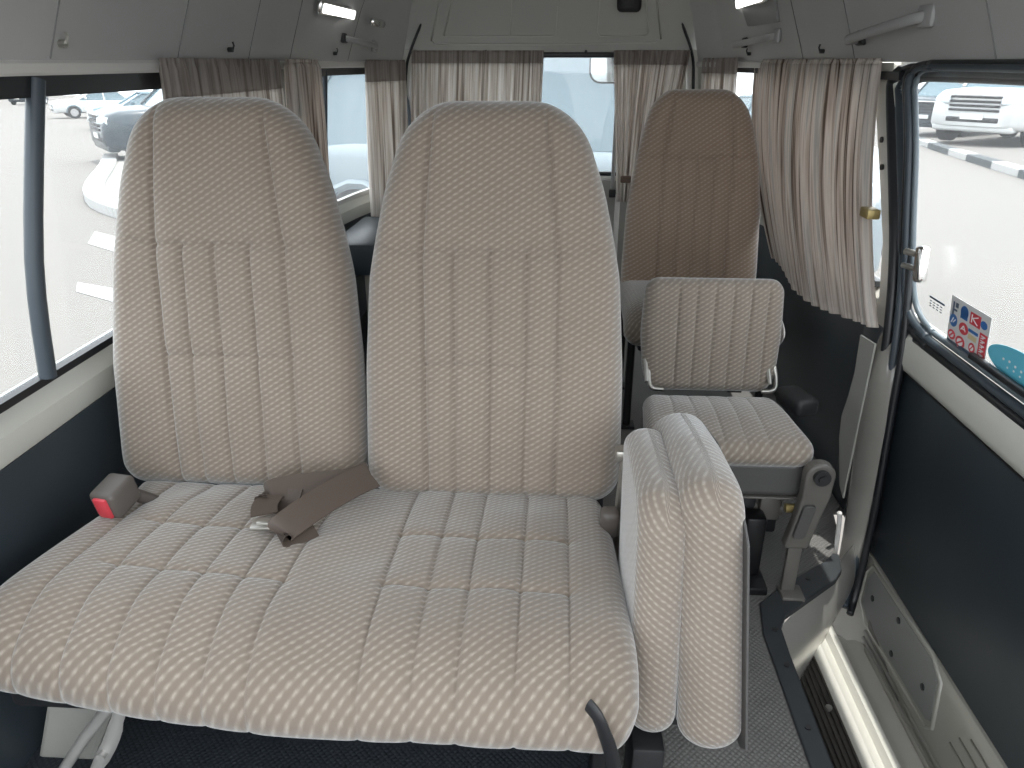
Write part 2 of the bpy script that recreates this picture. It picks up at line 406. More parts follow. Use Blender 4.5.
# ------------------------------------------------------------------ belt, buckles
def ribbon(mb, pts, width, th=.0025, side=None, n=6):
    pts=catmull([V(p) for p in pts],n); m=len(pts); vs=[]
    for i,p in enumerate(pts):
        t=(pts[min(i+1,m-1)]-pts[max(i-1,0)]).normalized()
        s=(V(side[min(len(side)-1,int(i/n))]) if side else V((0,0,1)).cross(t)); s=(s-t*s.dot(t)).normalized(); nn=t.cross(s).normalized()
        for a,b in ((-.5,-.5),(.5,-.5),(.5,.5),(-.5,.5)): vs.append(p+s*a*width+nn*b*th)
    fs=[(0,1,2,3),tuple(4*(m-1)+k for k in (3,2,1,0))]
    for i in range(m-1):
        for k in range(4): fs.append((4*i+k,4*i+(k+1)%4,4*i+4+(k+1)%4,4*i+4+k))
    return mb.add(vs,fs)
bt=empty('lap_belt',(-.40,1.03,.40)); tag(bt,'folded brown lap belt lying on the double seat cushion between the backrests','seat belt')
mb=MB()
ribbon(mb,[(-.325,1.150,.412),(-.36,1.125,.412),(-.414,1.118,.408),(-.466,1.108,.404),(-.492,1.098,.401),(-.498,1.094,.396),(-.488,1.090,.391),(-.44,1.085,.390)],.050,side=[(0.05,.75,.5)])
P(mb.build('webbing',M['belt'],None,auto=30),bt)
mb=MB(); ribbon(mb,[(-.487,1.085,.403),(-.488,1.055,.402),(-.480,1.030,.400)],.044,side=[(1,.0,.0)])
P(mb.build('webbing_loop',M['belt'],None,auto=30),bt)
mb=MB(); ribbon(mb,[(-.318,1.128,.424),(-.345,1.098,.424),(-.375,1.062,.420),(-.405,1.024,.413),(-.428,.995,.405),(-.438,.986,.398),(-.430,.990,.391),(-.395,1.02,.391)],.054,side=[(-.72,.55,.42)])
P(mb.build('webbing_fold',M['belt'],None,auto=30),bt)
mb=MB(); mb.box((.048,.030,.007),(-.470,1.010,.395),(0.05,0,.1),bev=.003); mb.box((.03,.012,.009),(-.470,1.010,.397),(.05,0,.1),bev=.003)
P(tag(mb.build('belt_tongue',M['steel'],None,auto=40),'metal belt tongue'),bt)
bk=empty('belt_buckle',(-.765,1.06,.42)); tag(bk,'grey seat belt buckle with red button beside the left wall','belt buckle')
mb=MB().box((.050,.062,.054),(-.750,1.055,.412),(R(12),0,R(-10)),bev=.009,seg=3); mb.tube([(-.735,1.08,.40),(-.72,1.12,.36)],.011,8)
P(mb.build('buckle_body',M['buckle'],None,auto=50),bk)
mb=MB().box((.026,.008,.042),(-.7555,1.0245,.4055),(R(12),0,R(-10)),bev=.003); P(tag(mb.build('release_button',M['red'],None,auto=40),'red press button'),bk)
bk=empty('belt_buckle',(.10,1.10,.38)); tag(bk,'small grey belt buckle tucked in the gap at the right end of the double seat','belt buckle')
mb=MB().box((.034,.032,.06),(.105,1.095,.365),(R(12),0,0),bev=.011,seg=3); P(mb.build('buckle_body',M['buckle'],None,auto=50),bk)

# ------------------------------------------------------------------ stowed aisle seat (two upright pads)
fs_=empty('folded_aisle_seat',(.20,.95,.17)); tag(fs_,'folded-up aisle seat, two upright taupe pads against the double seat','folding seat')
def pad(name, xc, thick, y0,z0,y1,z1, L2, Rr, mat_, lean=0, crown=.01, groove=None):
    # panel in the y-z plane: u along the pad's front edge (up), v towards the rear
    up_=V((lean,y1-y0,z1-z0)); Lh=up_.length; up_=up_.normalized()
    rear=V((0,up_.z,-up_.y+0.0)); 
    mp=planemap((xc,y0,z0),up_,rear)   # n = up x rear
    g=groove or []
    return pillow(name,L2,[(0,0,Lh-.050),(.05,0,Lh-.028),(.18,0,Lh-.008),(L2,0.03,Lh)],mp,thick/2,thick/2,thick/2*.8,g,R0=Rr,R1=Rr,nu=150,nv=130,mat=mat_,crown=crown,uvo=(0,3),dense=.8,edgeuv=True)
p1=pad('backrest_pad',.160,.066,.790,.185,.870,.590,.29,.045,FAB2,lean=-.00); P(p1,fs_)
p2=pad('cushion_pad',.247,.090,.775,.180,.875,.612,.34,.038,FAB2,lean=-.025,groove=[([(.0,.045),(.50,.045)],.003,.003)]); P(p2,fs_)
# plastic shell on the outer side, hinge bracket and base
mb=MB(); up_=V((-.03,.10,.46)).normalized(); rear=V((0,up_.z,-up_.y)); n_=up_.cross(rear)
sh=[(.02,-.002),(.0,.03),(.0,.30),(.03,.335),(.39,.335),(.42,.31),(.42,.20),(.395,.10),(.355,.02),(.33,-.002)]
mb.prism(sh,lambda a,b,d:V((.288,.775,.180))+up_*a+rear*b+V((d,0,0)),0,.004)
P(tag(mb.build('seat_shell',M['grey_vinyl'],None,bevel=.0015),'dark grey plastic shell'),fs_)
mb=MB().box((.16,.26,.03),(.215,1.00,.150),bev=.01); mb.box((.05,.08,.14),(.16,.86,.07),bev=.006); mb.box((.05,.08,.14),(.16,1.05,.07),bev=.006)
P(mb.build('mounting_base',M['dark'],None,auto=40),fs_)
mb=MB().box((.06,.03,.02),(.140,1.12,.488),(0,0,0),bev=.004); mb.tube([(.125,1.11,.502),(.175,1.11,.505)],.009,10); mb.tube([(.130,1.12,.48),(.118,1.14,.20)],.010,8)
P(tag(mb.build('hinge_bracket',M['steel'],None,auto=40),'metal hinge bracket'),fs_)

# ------------------------------------------------------------------ unfolded jump seat
js=empty('jump_seat',(.39,1.5,0)); tag(js,'small low-backed jump seat, unfolded beyond the aisle pads on the right','jump seat')
cmap,Lj=curvemap([(1.655,.335),(1.56,.342),(1.47,.338),(1.425,.330),(1.405,.31)])
g=[([(x,0.01),(x*1.05,Lj)],.0045,.0025) for x in (-.105,-.060,-.015,.030,.075)]+[([(.135,0),(.14,Lj)],.003,.003)]
cmap2=lambda u,v,n:(lambda r:(r[0]+.385+v*.00,r[1]+u*.0,r[2]))(cmap(u,v,n))
P(pillow('seat_pad',Lj,[(0,-.165,.150),(.15,-.178,.165),(Lj,-.185,.185)],cmap2,.030,.03,.03,g,R0=.03,R1=.05,nu=140,nv=110,mat=FAB2,crown=.006,uvo=(3,0),flipv=True),js)
mb=MB(); o2=rrect(.37,.30,.05,8)
def smap(a,b,d): return (.387+a*(1-.06*(b>0)),1.535+b*.84,d)
mb.prism(rrect(.362,.308,.05,8),smap,.235,.318)
P(tag(mb.build('seat_shell',M['grey_vinyl'],None,bevel=.012),'dark grey vinyl skirt'),js)
mb=MB().prism(rrect(.366,.312,.05,8),smap,.229,.234); P(tag(mb.build('edge_bead',M['grey_plastic'],None,bevel=.002),'bright edge bead'),js)
mpj=planemap((.387,1.743,.337),(1,0,0),(0,.10,1))
g=[([(x,0),(x*1.02,.30)],.008,.0025) for x in (-.085,-.043,0,.043,.085,.125)]
P(pillow('backrest',.285,[(0,-.145,.150),(.05,-.162,.168),(.15,-.172,.172),(.285,-.166,.166)],mpj,.030,.03,.032,g,R0=.025,R1=.035,nu=140,nv=110,mat=FAB2,crown=.008,uvo=(5,1)),js)
for s,x in ((-1,.245),(1,.545)):
    mb=MB().tube([(x,1.74,.42),(x+s*.006,1.72,.385),(x,1.70,.36),(x-s*.03,1.70,.355)],.006,8,smooth=4)
    mb.tube([(x-.015,1.735,.42),(x-.012,1.70,.375)],.006,8)
    P(tag(mb.build('hinge',M['steel'],None,auto=50),'bright steel hinge'),js)
mb=MB().box((.06,.10,.045),(.59,1.66,.35),(0,0,.3),bev=.012); P(mb.build('hinge_cover',M['dark'],None,auto=50),js)
# side arm: grey plastic cover over the pivot, steel strut below
mb=MB(); ap=[]
arm=[(0.046,.30),(.046,.255),(.036,.20),(.026,.125),(-.022,.125),(-.014,.19),(-.006,.25),(-.012,.30)]
top=[( .017+.031*math.cos(R(a)), .30+.031*math.sin(R(a))) for a in range(0,181,15)]
poly=top+[(-.012,.25),(-.018,.19),(-.030,.115),(.022,.115),(.034,.19),(.046,.25)]
mb.prism(poly,lambda a,b,d:(.540+a,1.355+d-(b-.3)*.05,b+.015),0,.03)
P(tag(mb.build('arm_cover',M['grey_plastic'],None,bevel=.006),'moulded grey arm cover'),js)
mb=MB().prism(rrect(.026,.085,.008,4,.565,.19),lambda a,b,d:(a-.025+(b-.19)*.14,1.3465-(b-.3)*.05+d,b+.015),0,.012); P(tag(mb.build('arm_recess',M['grey_vinyl'],None,bevel=.002),'recessed panel of the arm cover'),js)
mb=MB().cyl((.557,1.345,.317),(.557,1.36,.317),.017,24).cyl((.557,1.339,.317),(.557,1.35,.317),.009,6); P(tag(mb.build('pivot_bolt',M['dark'],None,auto=40),'black pivot bolt'),js)
mb=MB().box((.030,.014,.15),(.538,1.378,.075),bev=.003).box((.05,.05,.012),(.545,1.37,.007),bev=.003); P(mb.build('strut',M['grey_plastic'],None,auto=40),js)
mb=MB().box((.05,.03,.06),(.50,1.47,.17),bev=.008).tube([(.40,1.5,.10),(.47,1.48,.155),(.53,1.46,.165)],[.012,.02,.014],10,flat=.5,smooth=4)
P(tag(mb.build('linkage',M['grey_plastic'],None,auto=40),'linkage under the seat'),js)
mb=MB().cyl((.515,1.41,.205),(.535,1.41,.205),.010,12); P(tag(mb.build('spring_roller',M['brass'],None,auto=40),'small bright roller'),js)
for x in (.47,.56):
    mb=MB().box((.045,.30,.20),(x-.02,1.62,.10),bev=.01) if x<.5 else MB().box((.03,.05,.21),(x,1.64,.105),bev=.006)
    P(mb.build('leg',M['dark'],None,auto=40),js)
mb=MB().box((.06,.09,.02),(.463,1.41,.01),bev=.004).box((.045,.05,.16),(.463,1.44,.09),bev=.008); P(mb.build('floor_latch',M['black_metal'],None,auto=40),js)

# ------------------------------------------------------------------ rear tall seat
rs=empty('single_passenger_seat',(.45,2.4,0)); tag(rs,'tall-backed taupe rear seat behind the low jump seat','seat')
hb=.232
prof=[(0,-hb,hb),(.10,-hb,hb),(.30,-hb*.97,hb*.97),(.45,-hb*.88,hb*.90),(.57,-hb*.77,hb*.77),(.66,-hb*.66,hb*.60)]
mp=planemap((.463,2.54,.34),(1,0,0),(0,.16,1),.03)
vh=.47
g=[([(-.118,0),(-.115,vh),(-.09,.66)],.014,.004),([(.115,0),(.112,vh),(.095,.66)],.014,.004),([(-.25,vh+.02),(-.115,vh),(.112,vh),(.25,vh+.02)],.013,.004)]+[([(x,0),(x,vh)],.012,.0035) for x in (-.058,0,.056)]
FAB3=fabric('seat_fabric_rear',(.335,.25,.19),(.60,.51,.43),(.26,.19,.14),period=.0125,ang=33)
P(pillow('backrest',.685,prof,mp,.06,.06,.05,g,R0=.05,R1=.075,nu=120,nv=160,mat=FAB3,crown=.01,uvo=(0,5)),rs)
cm,Lr=curvemap([(2.56,.36),(2.40,.37),(2.24,.365),(2.17,.34),(2.15,.30)])
P(pillow('seat_cushion',Lr,[(0,-.24,.23),(Lr,-.25,.24)],lambda u,v,n:(lambda r:(r[0]+.463,r[1],r[2]))(cm(u,v,n)),.045,.06,.045,[([(-.12,0),(-.12,Lr)],.006,.003)],R0=.03,R1=.05,nu=90,nv=90,mat=FAB2,crown=.006,flipv=True),rs)
for x,y in ((.245,2.2),(.245,2.52),(.66,2.2),(.66,2.52)):
    P(MB().tube([(x,y,.32),(x,y,0)],.013,10).box((.05,.05,.01),(x,y,.005)).build('leg',M['black_metal'],None,auto=40),rs)
P(MB().box((.40,.36,.03),(.463,2.36,.285),bev=.008).build('seat_frame',M['dark'],None,auto=40),rs)

# ------------------------------------------------------------------ setting: floor, step well, walls
def struct(o): o['kind']='structure'; return o
def face(name,pts,mat_,th=0,nrm=None):
    mb=MB(); pts=[V(p) for p in pts]
    if th:
        n=V(nrm); q=[p+n*th for p in pts]; k=len(pts)
        mb.add(pts+q,[tuple(range(k)),tuple(range(k,2*k))[::-1]]+[(i,(i+1)%k,k+(i+1)%k,k+i) for i in range(k)])
    else: mb.add(pts,[tuple(range(len(pts)))])
    return mb.build(name,mat_)
# floor with the cut-out for the side door step
fl=[(-.90,-.5),(.475,-.5),(.475,1.20),(.488,1.29),(.65,1.45),(.685,1.52),(.735,1.62),(.755,1.72),(.90,1.72),(.90,3.6),(-.90,3.6)]
struct(face('floor',[(x,y,0) for x,y in fl],M['floor'],.008,(0,0,-1)))
# dark edge trim round the well
e1=[(.452,-.5),(.452,1.24),(.468,1.335),(.53,1.395),(.665,1.50),(.69,1.53)]
e2=[(.705,1.525),(.690,1.465),(.665,1.43),(.515,1.30),(.495,1.26),(.492,1.18),(.488,-.5)]
mb=MB().prism(e1+e2,lambda a,b,d:(a,b,d),-.012,.006)
struct(mb.build('trim_1',M['trimdark'],None,bevel=.003))
mb=MB()
for (x,y) in ((.475,.80),(.472,1.00),(.476,1.15),(.478,1.25),(.60,1.425)): mb.cyl((x,y,.0055),(x,y,.0085),.006,12)
t=mb.build('trim_screw',M['dark'],bpy.data.objects['trim_1'],auto=40)
# the mat lying under and before the bench (darker)
mm=MB().prism(rrect(.98,1.25,.02,4,-.39,.62),lambda a,b,d:(a,b,d),.0005,.004).build('floor_mat',M['under'],None,bevel=.001)
M2=mat_floor(); M2.name='dark_mat'
for n in M2.node_tree.nodes:
    if n.type=='MIX': n.inputs['A'].default_value=(.008,.011,.015,1); n.inputs['B'].default_value=(.024,.032,.042,1)
mm.data.materials[0]=M2
tag(mm,'dark navy patterned rubber mat on the floor beneath the double seat','floor mat')
# step tread, ribbed, and curved end plate
mb=MB(); mb.box((.145,1.95,.02),(.5475,.47,-.17)); 
k=0
for i in range(13):
    x=.500+i*.0115; mb.box((.0055,1.93,.006),(x,.46,-.157),bev=.002)
struct(mb.build('step_tread',M['rib'],None))
face('step_riser',[(.488,-.5,0),(.488,1.2,0),(.495,1.27,0),(.50,1.27,-.17),(.488,-.5,-.17)],M['dark']); struct(bpy.data.objects['step_riser'])
# end plate: vertical curved sheet from the well's far edge down to the tread
def patch(name,rows,mat_,parent=None,smooth=True):
    nr=len(rows);nc=len(rows[0]);vs=[p for r in rows for p in r]
    fs=[(i*nc+j,i*nc+j+1,(i+1)*nc+j+1,(i+1)*nc+j) for i in range(nr-1) for j in range(nc-1)]
    return mesh(name,vs,fs,mat_,parent,smooth)
rows=[]
for i in range(13):
    t=i/12; z=-.009-.16*t
    row=[]
    for j in range(17):
        s=j/16
        a=V((.499,1.275,0)).lerp(V((.80,1.63,0)),s)
        bulge=.055*math.sin(math.pi*t*.55)+.0
        row.append((a.x+.0*t+bulge*.4-.02*t*s, a.y-bulge+.045*t*s, z))
    rows.append(row)
struct(patch('step_end_plate',rows,M['brush']))

# plan paths of the side walls (van tapers at the back)
LP=[(-.88,-.5),(-.88,.5),(-.88,1.5),(-.88,2.5),(-.865,2.85),(-.83,3.1),(-.785,3.32),(-.73,3.5)]
RP=[(.80,1.72),(.80,2.2),(.80,2.5),(.785,2.85),(.75,3.1),(.705,3.32),(.63,3.5)]
def sweep(name,path,prof_,side,mat_,y0=None,y1=None,th=.012,parent=None,dense=True):
    """strip along a plan path; prof_ = [(inward offset, z)], side +1 = wall on the left (inward is +x)"""
    p=[V((a,b,0)) for a,b in path]; q=[]
    for i in range(len(p)-1):
        for j in range(6): q.append(p[i].lerp(p[i+1],j/6))
    q.append(p[-1])
    if y0 is not None:
        def clampy(lst,y0,y1):
            o=[];
            def X(y):
                for a,b in zip(q[:-1],q[1:]):
                    if a.y<=y<=b.y: return a.lerp(b,(y-a.y)/(b.y-a.y))
                return q[0] if y<q[0].y else q[-1]
            o=[X(y0)]+[c for c in q if y0+1e-4<c.y<y1-1e-4]+[X(y1)]
            return o
        q=clampy(q,y0,y1)
    rows=[]
    for i,c in enumerate(q):
        t=(q[min(i+1,len(q)-1)]-q[max(i-1,0)]).normalized(); n=V((t.y,-t.x,0))*side
        rows.append([ (c.x+n.x*o,c.y+n.y*o,z) for o,z in prof_]+[(c.x+n.x*(o-th),c.y+n.y*(o-th),z) for o,z in reversed(prof_)])
    nc=len(rows[0]); vs=[v for r in rows for v in r]; fs=[]
    for i in range(len(rows)-1):
        for j in range(nc): fs.append((i*nc+j,i*nc+(j+1)%nc,(i+1)*nc+(j+1)%nc,(i+1)*nc+j))
    fs+= [tuple(range(nc)),tuple(range((len(rows)-1)*nc,len(rows)*nc))[::-1]]
    mb=MB().add(vs,fs); return mb.build(name,mat_,parent,auto=35)
# left wall
struct(sweep('wall_left',LP,[(0,-.05),(0,.498)],1,M['navy'],th=.02))
struct(sweep('trim_2',LP,[(0,.500),(.004,.506),(.004,.548),(-.004,.556),(-.020,.572),(-.020,.585)],1,M['paint'],th=.03))
# dark line between trims
wl=sweep('window_1',LP,[(.002,.585),(.004,.60)],1,M['rubber'],-.5,2.30,th=.02); struct(wl)
sweep('window_seal',LP,[(.042,1.048),(.044,1.080)],1,M['rubber'],-.5,2.30,th=.025,parent=wl)
def X_glass(z): return -.885+.045*(z-.58)/.5
g=sweep('pane',LP,[(-.01,.59),(.034,1.075)],1,M['glass'],-.5,2.30,th=.003,parent=wl)
mb=MB().tube([(-.872,1.13,.60),(-.857,1.15,.80),(-.838,1.235,1.075)],.014,10,smooth=4); 
mb.build('window_divider',M['rubber_blue'],wl,auto=40)
wl2=sweep('window_2',LP,[(.002,.585),(.004,.60)],1,M['white_pl'],2.45,3.42,th=.02); struct(wl2)
sweep('window_seal',LP,[(.042,1.055),(.044,1.080)],1,M['rubber'],2.45,3.42,th=.025,parent=wl2)
sweep('pane',LP,[(-.01,.59),(.034,1.075)],1,M['glass'],2.45,3.42,th=.003,parent=wl2)
mb=MB().tube([(-.868,2.80,.60),(-.855,2.80,.85),(-.832,2.80,1.075)],.012,10); mb.build('window_divider',M['rubber_blue'],wl2,auto=40)
struct(sweep('pillar_left',LP,[(-.004,.585),(.046,1.10)],1,M['metal_paint'],2.30,2.45,th=.03))
struct(sweep('pillar_rear_left',LP,[(-.004,.585),(.046,1.12)],1,M['paint'],3.42,3.5,th=.03))
struct(sweep('trim_3',LP,[(.050,1.080),(.053,1.084),(.053,1.098),(.045,1.104)],1,M['white_pl'],-.5,3.5,th=.03))
# right wall behind the door
struct(sweep('wall_right',RP,[(0,-.05),(0,.53)],-1,M['navy'],1.80,3.5,th=.02))
struct(sweep('trim_4',RP,[(0,.53),(.006,.538),(.006,.565),(-.012,.585)],-1,M['paint'],1.80,3.5,th=.03))
wr=sweep('window_3',RP,[(.002,.585),(.004,.60)],-1,M['rubber'],1.84,3.42,th=.02); struct(wr)
sweep('window_seal',RP,[(.042,1.062),(.044,1.080)],-1,M['rubber'],1.84,3.42,th=.02,parent=wr)
sweep('pane',RP,[(-.01,.59),(.034,1.075)],-1,M['glass'],1.84,3.42,th=.003,parent=wr)
struct(sweep('pillar_rear_right',RP,[(-.004,.585),(.046,1.12)],-1,M['paint'],3.42,3.5,th=.03))
struct(sweep('trim_5',RP,[(.050,1.080),(.053,1.084),(.053,1.098),(.045,1.104)],-1,M['white_pl'],2.05,3.5,th=.03))

# headliner: left, right and roof
def liner_side(name,path,side,y0,y1):
    return sweep(name,path,[(.045,1.100),(.058,1.15),(.095,1.28),(.150,1.42),(.24,1.56),(.40,1.66),(.60,1.70)],side,M['liner'],y0,y1,th=.012)
struct(liner_side('ceiling_side_left',LP,1,-.05,3.5))
RP2=[(.80,-.5),(.80,.5)]+RP
struct(liner_side('ceiling_side_right',RP2,-1,-.05,3.5))
struct(face('ceiling',[(-.35,-.05,1.70),(.28,-.05,1.70),(.28,3.5,1.70),(-.35,3.5,1.70)],M['liner'],.012,(0,0,1)))
# seams in the headliner boards
def liner_pt(path,side,y,k):
    pr=[(.045,1.100),(.058,1.15),(.095,1.28),(.150,1.42),(.24,1.56)]
    for a,b in zip(path[:-1],path[1:]):
        if a[1]<=y<=b[1]: x=a[0]+(b[0]-a[0])*(y-a[1])/(b[1]-a[1]); break
    z=k
    for (o0,z0),(o1,z1) in zip(pr[:-1],pr[1:]):
        if z0<=z<=z1: o=o0+(o1-o0)*(z-z0)/(z1-z0); break
    return V((x+side*(o+.0005),y,z))
mb=MB()
for y in (1.28,1.72,2.12,2.45,3.0):
    mb.tube([liner_pt(LP,1,y+.25*(z-1.12),z) for z in (1.105,1.16,1.22,1.28,1.40,1.55)],.0016,6)
mb.build('liner_seam',M['liner2'],bpy.data.objects['ceiling_side_left'])
mb=MB()
for y in (1.45,2.12,2.55):
    mb.tube([liner_pt(RP2,-1,y+.3*(z-1.12),z) for z in (1.105,1.16,1.22,1.28,1.40,1.55)],.0018,6)
mb.build('liner_seam',M['liner2'],bpy.data.objects['ceiling_side_right'])

# ------------------------------------------------------------------ rear door
rd=face('door_1',[(-.70,3.53,-.05),(.61,3.53,-.05),(.61,3.53,.61),(-.70,3.53,.61)],M['metal_paint'],.03,(0,1,0)); struct(rd)
sill=MB().box((1.18,.03,.02),(-.05,3.505,.612),bev=.005).build('window_sill',M['white_pl'],rd,auto=40)
up=MB()
def upper(z): # half width of the upper part at height z, leaning forward a little
    t=(z-1.14)/.20; return (-.648+.11*t, .555-.082*t, 3.5-.05*t)
zs=[1.135,1.20,1.30,1.40,1.55,1.70]
vs=[];
for z in zs:
    a,b,y=upper(z); a-=.10; b+=.10; vs+=[(a,y,z),(b,y,z),(b,y+.03,z),(a,y+.03,z)]
fs=[]
for i in range(len(zs)-1):
    for k in range(4): fs.append((4*i+k,4*i+(k+1)%4,4*i+4+(k+1)%4,4*i+4+k))
fs.append((0,1,2,3)); up.add(vs,fs)
up.build('upper_trim',M['doorpanel'],rd)
# embossed lines on the upper trim
def U(x,z): y=upper(z)[2]; return (x,y-.002,z)
mb=MB()
mb.tube([U(-.48,1.42),U(-.555,1.185),U(-.54,1.172),U(-.05,1.168),U(.40,1.176),U(.425,1.19),U(.37,1.42)],.0035,8)
mb.tube([U(-.425,1.42),U(-.50,1.205),U(-.49,1.20),U(-.02-.02,1.20),U(-.02,1.205),U(-.01,1.42)],.003,8)
mb.tube([U(-.215,1.20),U(-.20,1.42)],.0025,8)
mb.tube([U(.16,1.42),U(.155,1.215),U(.17,1.20),U(.36,1.203),U(.37,1.215),U(.33,1.42)],.003,8)
mb.build('embossed_rib',mat('door_rib',(.56,.565,.53),.45),rd,smooth=True)
mb=MB().cyl((-.068,3.466,1.285),(-.068,3.478,1.285),.006,12); mb.cyl((-.32,3.49,1.142),(-.32,3.502,1.142),.006,10); mb.cyl((.11,3.49,1.142),(.11,3.502,1.142),.006,10); mb.build('trim_clip',M['dark'],rd)
mb=MB().box((.10,.035,.20),(.278,3.445,1.385),(R(-14),0,0),bev=.02,seg=3); mb.box((.055,.02,.10),(.278,3.428,1.36),(R(-14),0,0),bev=.008); mb.build('latch_pocket',M['dark'],rd,auto=40)
wb=MB().box((1.16,.025,.022),(-.045,3.505,1.128),bev=.006).box((1.16,.025,.018),(-.045,3.51,.632),bev=.005); wb.box((.03,.03,.56),(-.615,3.515,.88),bev=.005); wb.box((.03,.03,.56),(.52,3.515,.88),bev=.005)
w4=struct(wb.build('window_4',M['rubber'],None,auto=40))
face('pane',[(-.61,3.525,.625),(.52,3.525,.625),(.52,3.525,1.14),(-.61,3.525,1.14)],M['glass'],.003,(0,1,0)).parent=w4
# opening frame and seal of the rear door
mb=MB(); path=[(-.545,3.478,1.34),(-.60,3.478,1.24),(-.648,3.478,1.14),(-.672,3.478,1.05),(-.685,3.478,.80),(-.685,3.478,0)]
mb.tube(path,.006,8,smooth=4); path=[(.462,3.478,1.34),(.515,3.478,1.23),(.556,3.478,1.14),(.574,3.478,1.04),(.583,3.478,.80),(.583,3.478,0)]; mb.tube(path,.006,8,smooth=4)
struct(mb.build('trim_6',M['rubber'],None,smooth=True))
mb=MB(); mb.tube([(-.60,3.472,1.115),(-.63,3.472,1.09),(-.655,3.472,.98),(-.665,3.472,.8)],.010,8,smooth=4); mb.tube([(.515,3.472,1.125),(.54,3.472,1.10),(.555,3.472,1.0),(.56,3.472,.8)],.010,8,smooth=4)
struct(mb.build('trim_7',M['white_pl'],None,smooth=True))
# header bar between liner and side walls at the back corners
mb=MB().box((.15,.012,.60),(-.70,3.49,.85),bev=.003).box((.13,.012,.60),(.595,3.49,.85),bev=.003); struct(mb.build('pillar_rear_door',M['paint'],None))
# door stay bits at the left corner: bracket, two slots, gas stay
gs=empty('door_stay',(-.675,3.44,.95)); tag(gs,'slim grey stay arm bracket on the rear left corner pillar','door stay')
P(MB().cyl((-.705,3.46,1.01),(-.705,3.475,1.01),.018,14).box((.03,.012,.05),(-.705,3.465,1.00),bev=.004).build('bracket',M['handle'],None,auto=40),gs)
P(MB().tube([(-.70,3.455,1.0),(-.665,3.45,.94),(-.66,3.45,.80)],.008,8,smooth=3).build('stay_rod',M['rubber_blue'],None,smooth=True),gs)
P(MB().box((.035,.02,.05),(-.70,3.465,.84),bev=.005).build('stopper',M['dark'],None,auto=40),gs)
# door pull strap / hinge cover right of the rear window
hc=empty('window_stay',(.27,3.44,.7)); tag(hc,'narrow grey metal stay beside the rear window edge','window stay')
P(MB().box((.018,.014,.34),(.252,3.470,.74),bev=.004).build('rail',M['handle'],None,auto=40),hc)
P(MB().box((.03,.02,.035),(.252,3.465,.55),bev=.004).build('catch',M['dark'],None,auto=40),hc)
mb=MB().tube([(.28,3.49,.54),(.28,3.49,.2),(.28,3.49,.05)],.012,8); mb.tube([(.19,3.49,.56),(.20,3.49,.10)],.006,8); mb.build('pressed_rib',M['white_pl'],rd,smooth=True)

# ------------------------------------------------------------------ sliding side door
sd=MB().box((.012,2.20,.482),(.807,.60,.221),bev=.004).build('door_2',M['navy'],None,auto=40); struct(sd)
# white belt rail of the door
mb=MB(); prof_=[(0,.458),(-.014,.464),(-.020,.480),(-.020,.535),(-.010,.552),(.006,.560),(.012,.575)]
def zprism(mb,prof_,x0,y0,y1):
    n=len(prof_); vs=[(x0+a,y0,b) for a,b in prof_]+[(x0+a,y1,b) for a,b in prof_]+[]
    vs=[(x0+a,y0,b) for a,b in prof_]+[(x0+.02,y0,prof_[-1][1]),(x0+.02,y0,prof_[0][1])]
    m=len(vs); vs+= [(v[0],y1,v[2]) for v in vs]
    fs=[tuple(range(m)),tuple(range(m,2*m))[::-1]]+[(i,(i+1)%m,m+(i+1)%m,m+i) for i in range(m)]
    mb.add(vs,fs)
zprism(mb,prof_,.802,-.5,1.70)
mb.build('belt_rail',M['paint'],sd,auto=50)
mb=MB().tube([(.795,-.5,.457),(.795,1.63,.457)],.0035,6); mb.build('bead',M['rubber'],sd,smooth=True)
# lower metal door
ml=mat('door_inner_metal',(.34,.335,.30),.36,noise=.08,nscale=10,coat=.3)
mb=MB().box((.014,2.20,.36),(.803,.60,-.20),bev=.003)
mb.box((.02,1.95,.018),(.796,.5,-.235),bev=.008); 
mb.build('lower_skin',ml,sd,auto=40)
mb=MB(); ap=[(1.525,-.040),(1.222,-.030),(1.185,-.055),(1.172,-.150),(1.19,-.162),(1.50,-.178),(1.545,-.15),(1.545,-.08)]
mb.prism(ap,lambda a,b,d:(d,a,b),.7945,.799)
mb.build('access_panel',mat('access_panel_grey',(.21,.215,.21),.4),sd,bevel=.003)
mb=MB().tube([(.7965,a,b) for a,b in [(1.535,-.032),(1.222,-.020),(1.175,-.045),(1.160,-.155),(1.18,-.174),(1.51,-.190),(1.560,-.16),(1.560,-.07)]],.005,8,closed=True)
mb.build('pressed_bead',ml,sd,smooth=True)
mb=MB()
for y,z in ((1.50,-.103),(1.37,-.058),(1.365,-.150),(1.225,-.108)): mb.cyl((.7925,y,z),(.7955,y,z),.0075,14)
mb.build('hole',M['rubber'],sd)
mb=MB()
for z,y0,y1 in ((-.060,.3,1.05),(-.090,.3,1.08),(-.125,.3,1.10)): mb.tube([(.797,y0,z),(.797,y1,z)],.0035,6)
for z in (-.205,-.225): mb.tube([(.795,.2,z),(.795,1.5,z)],.005,8)
mb.build('pressed_rib',ml,sd,smooth=True)
mb=MB().prism(rrect(.30,.022,.010,5,1.345,0),lambda a,b,d:(d,a,b-.215+(a-1.345)*.30),.7935,.797); mb.build('slot_recess',M['grey_plastic'],sd,bevel=.002)
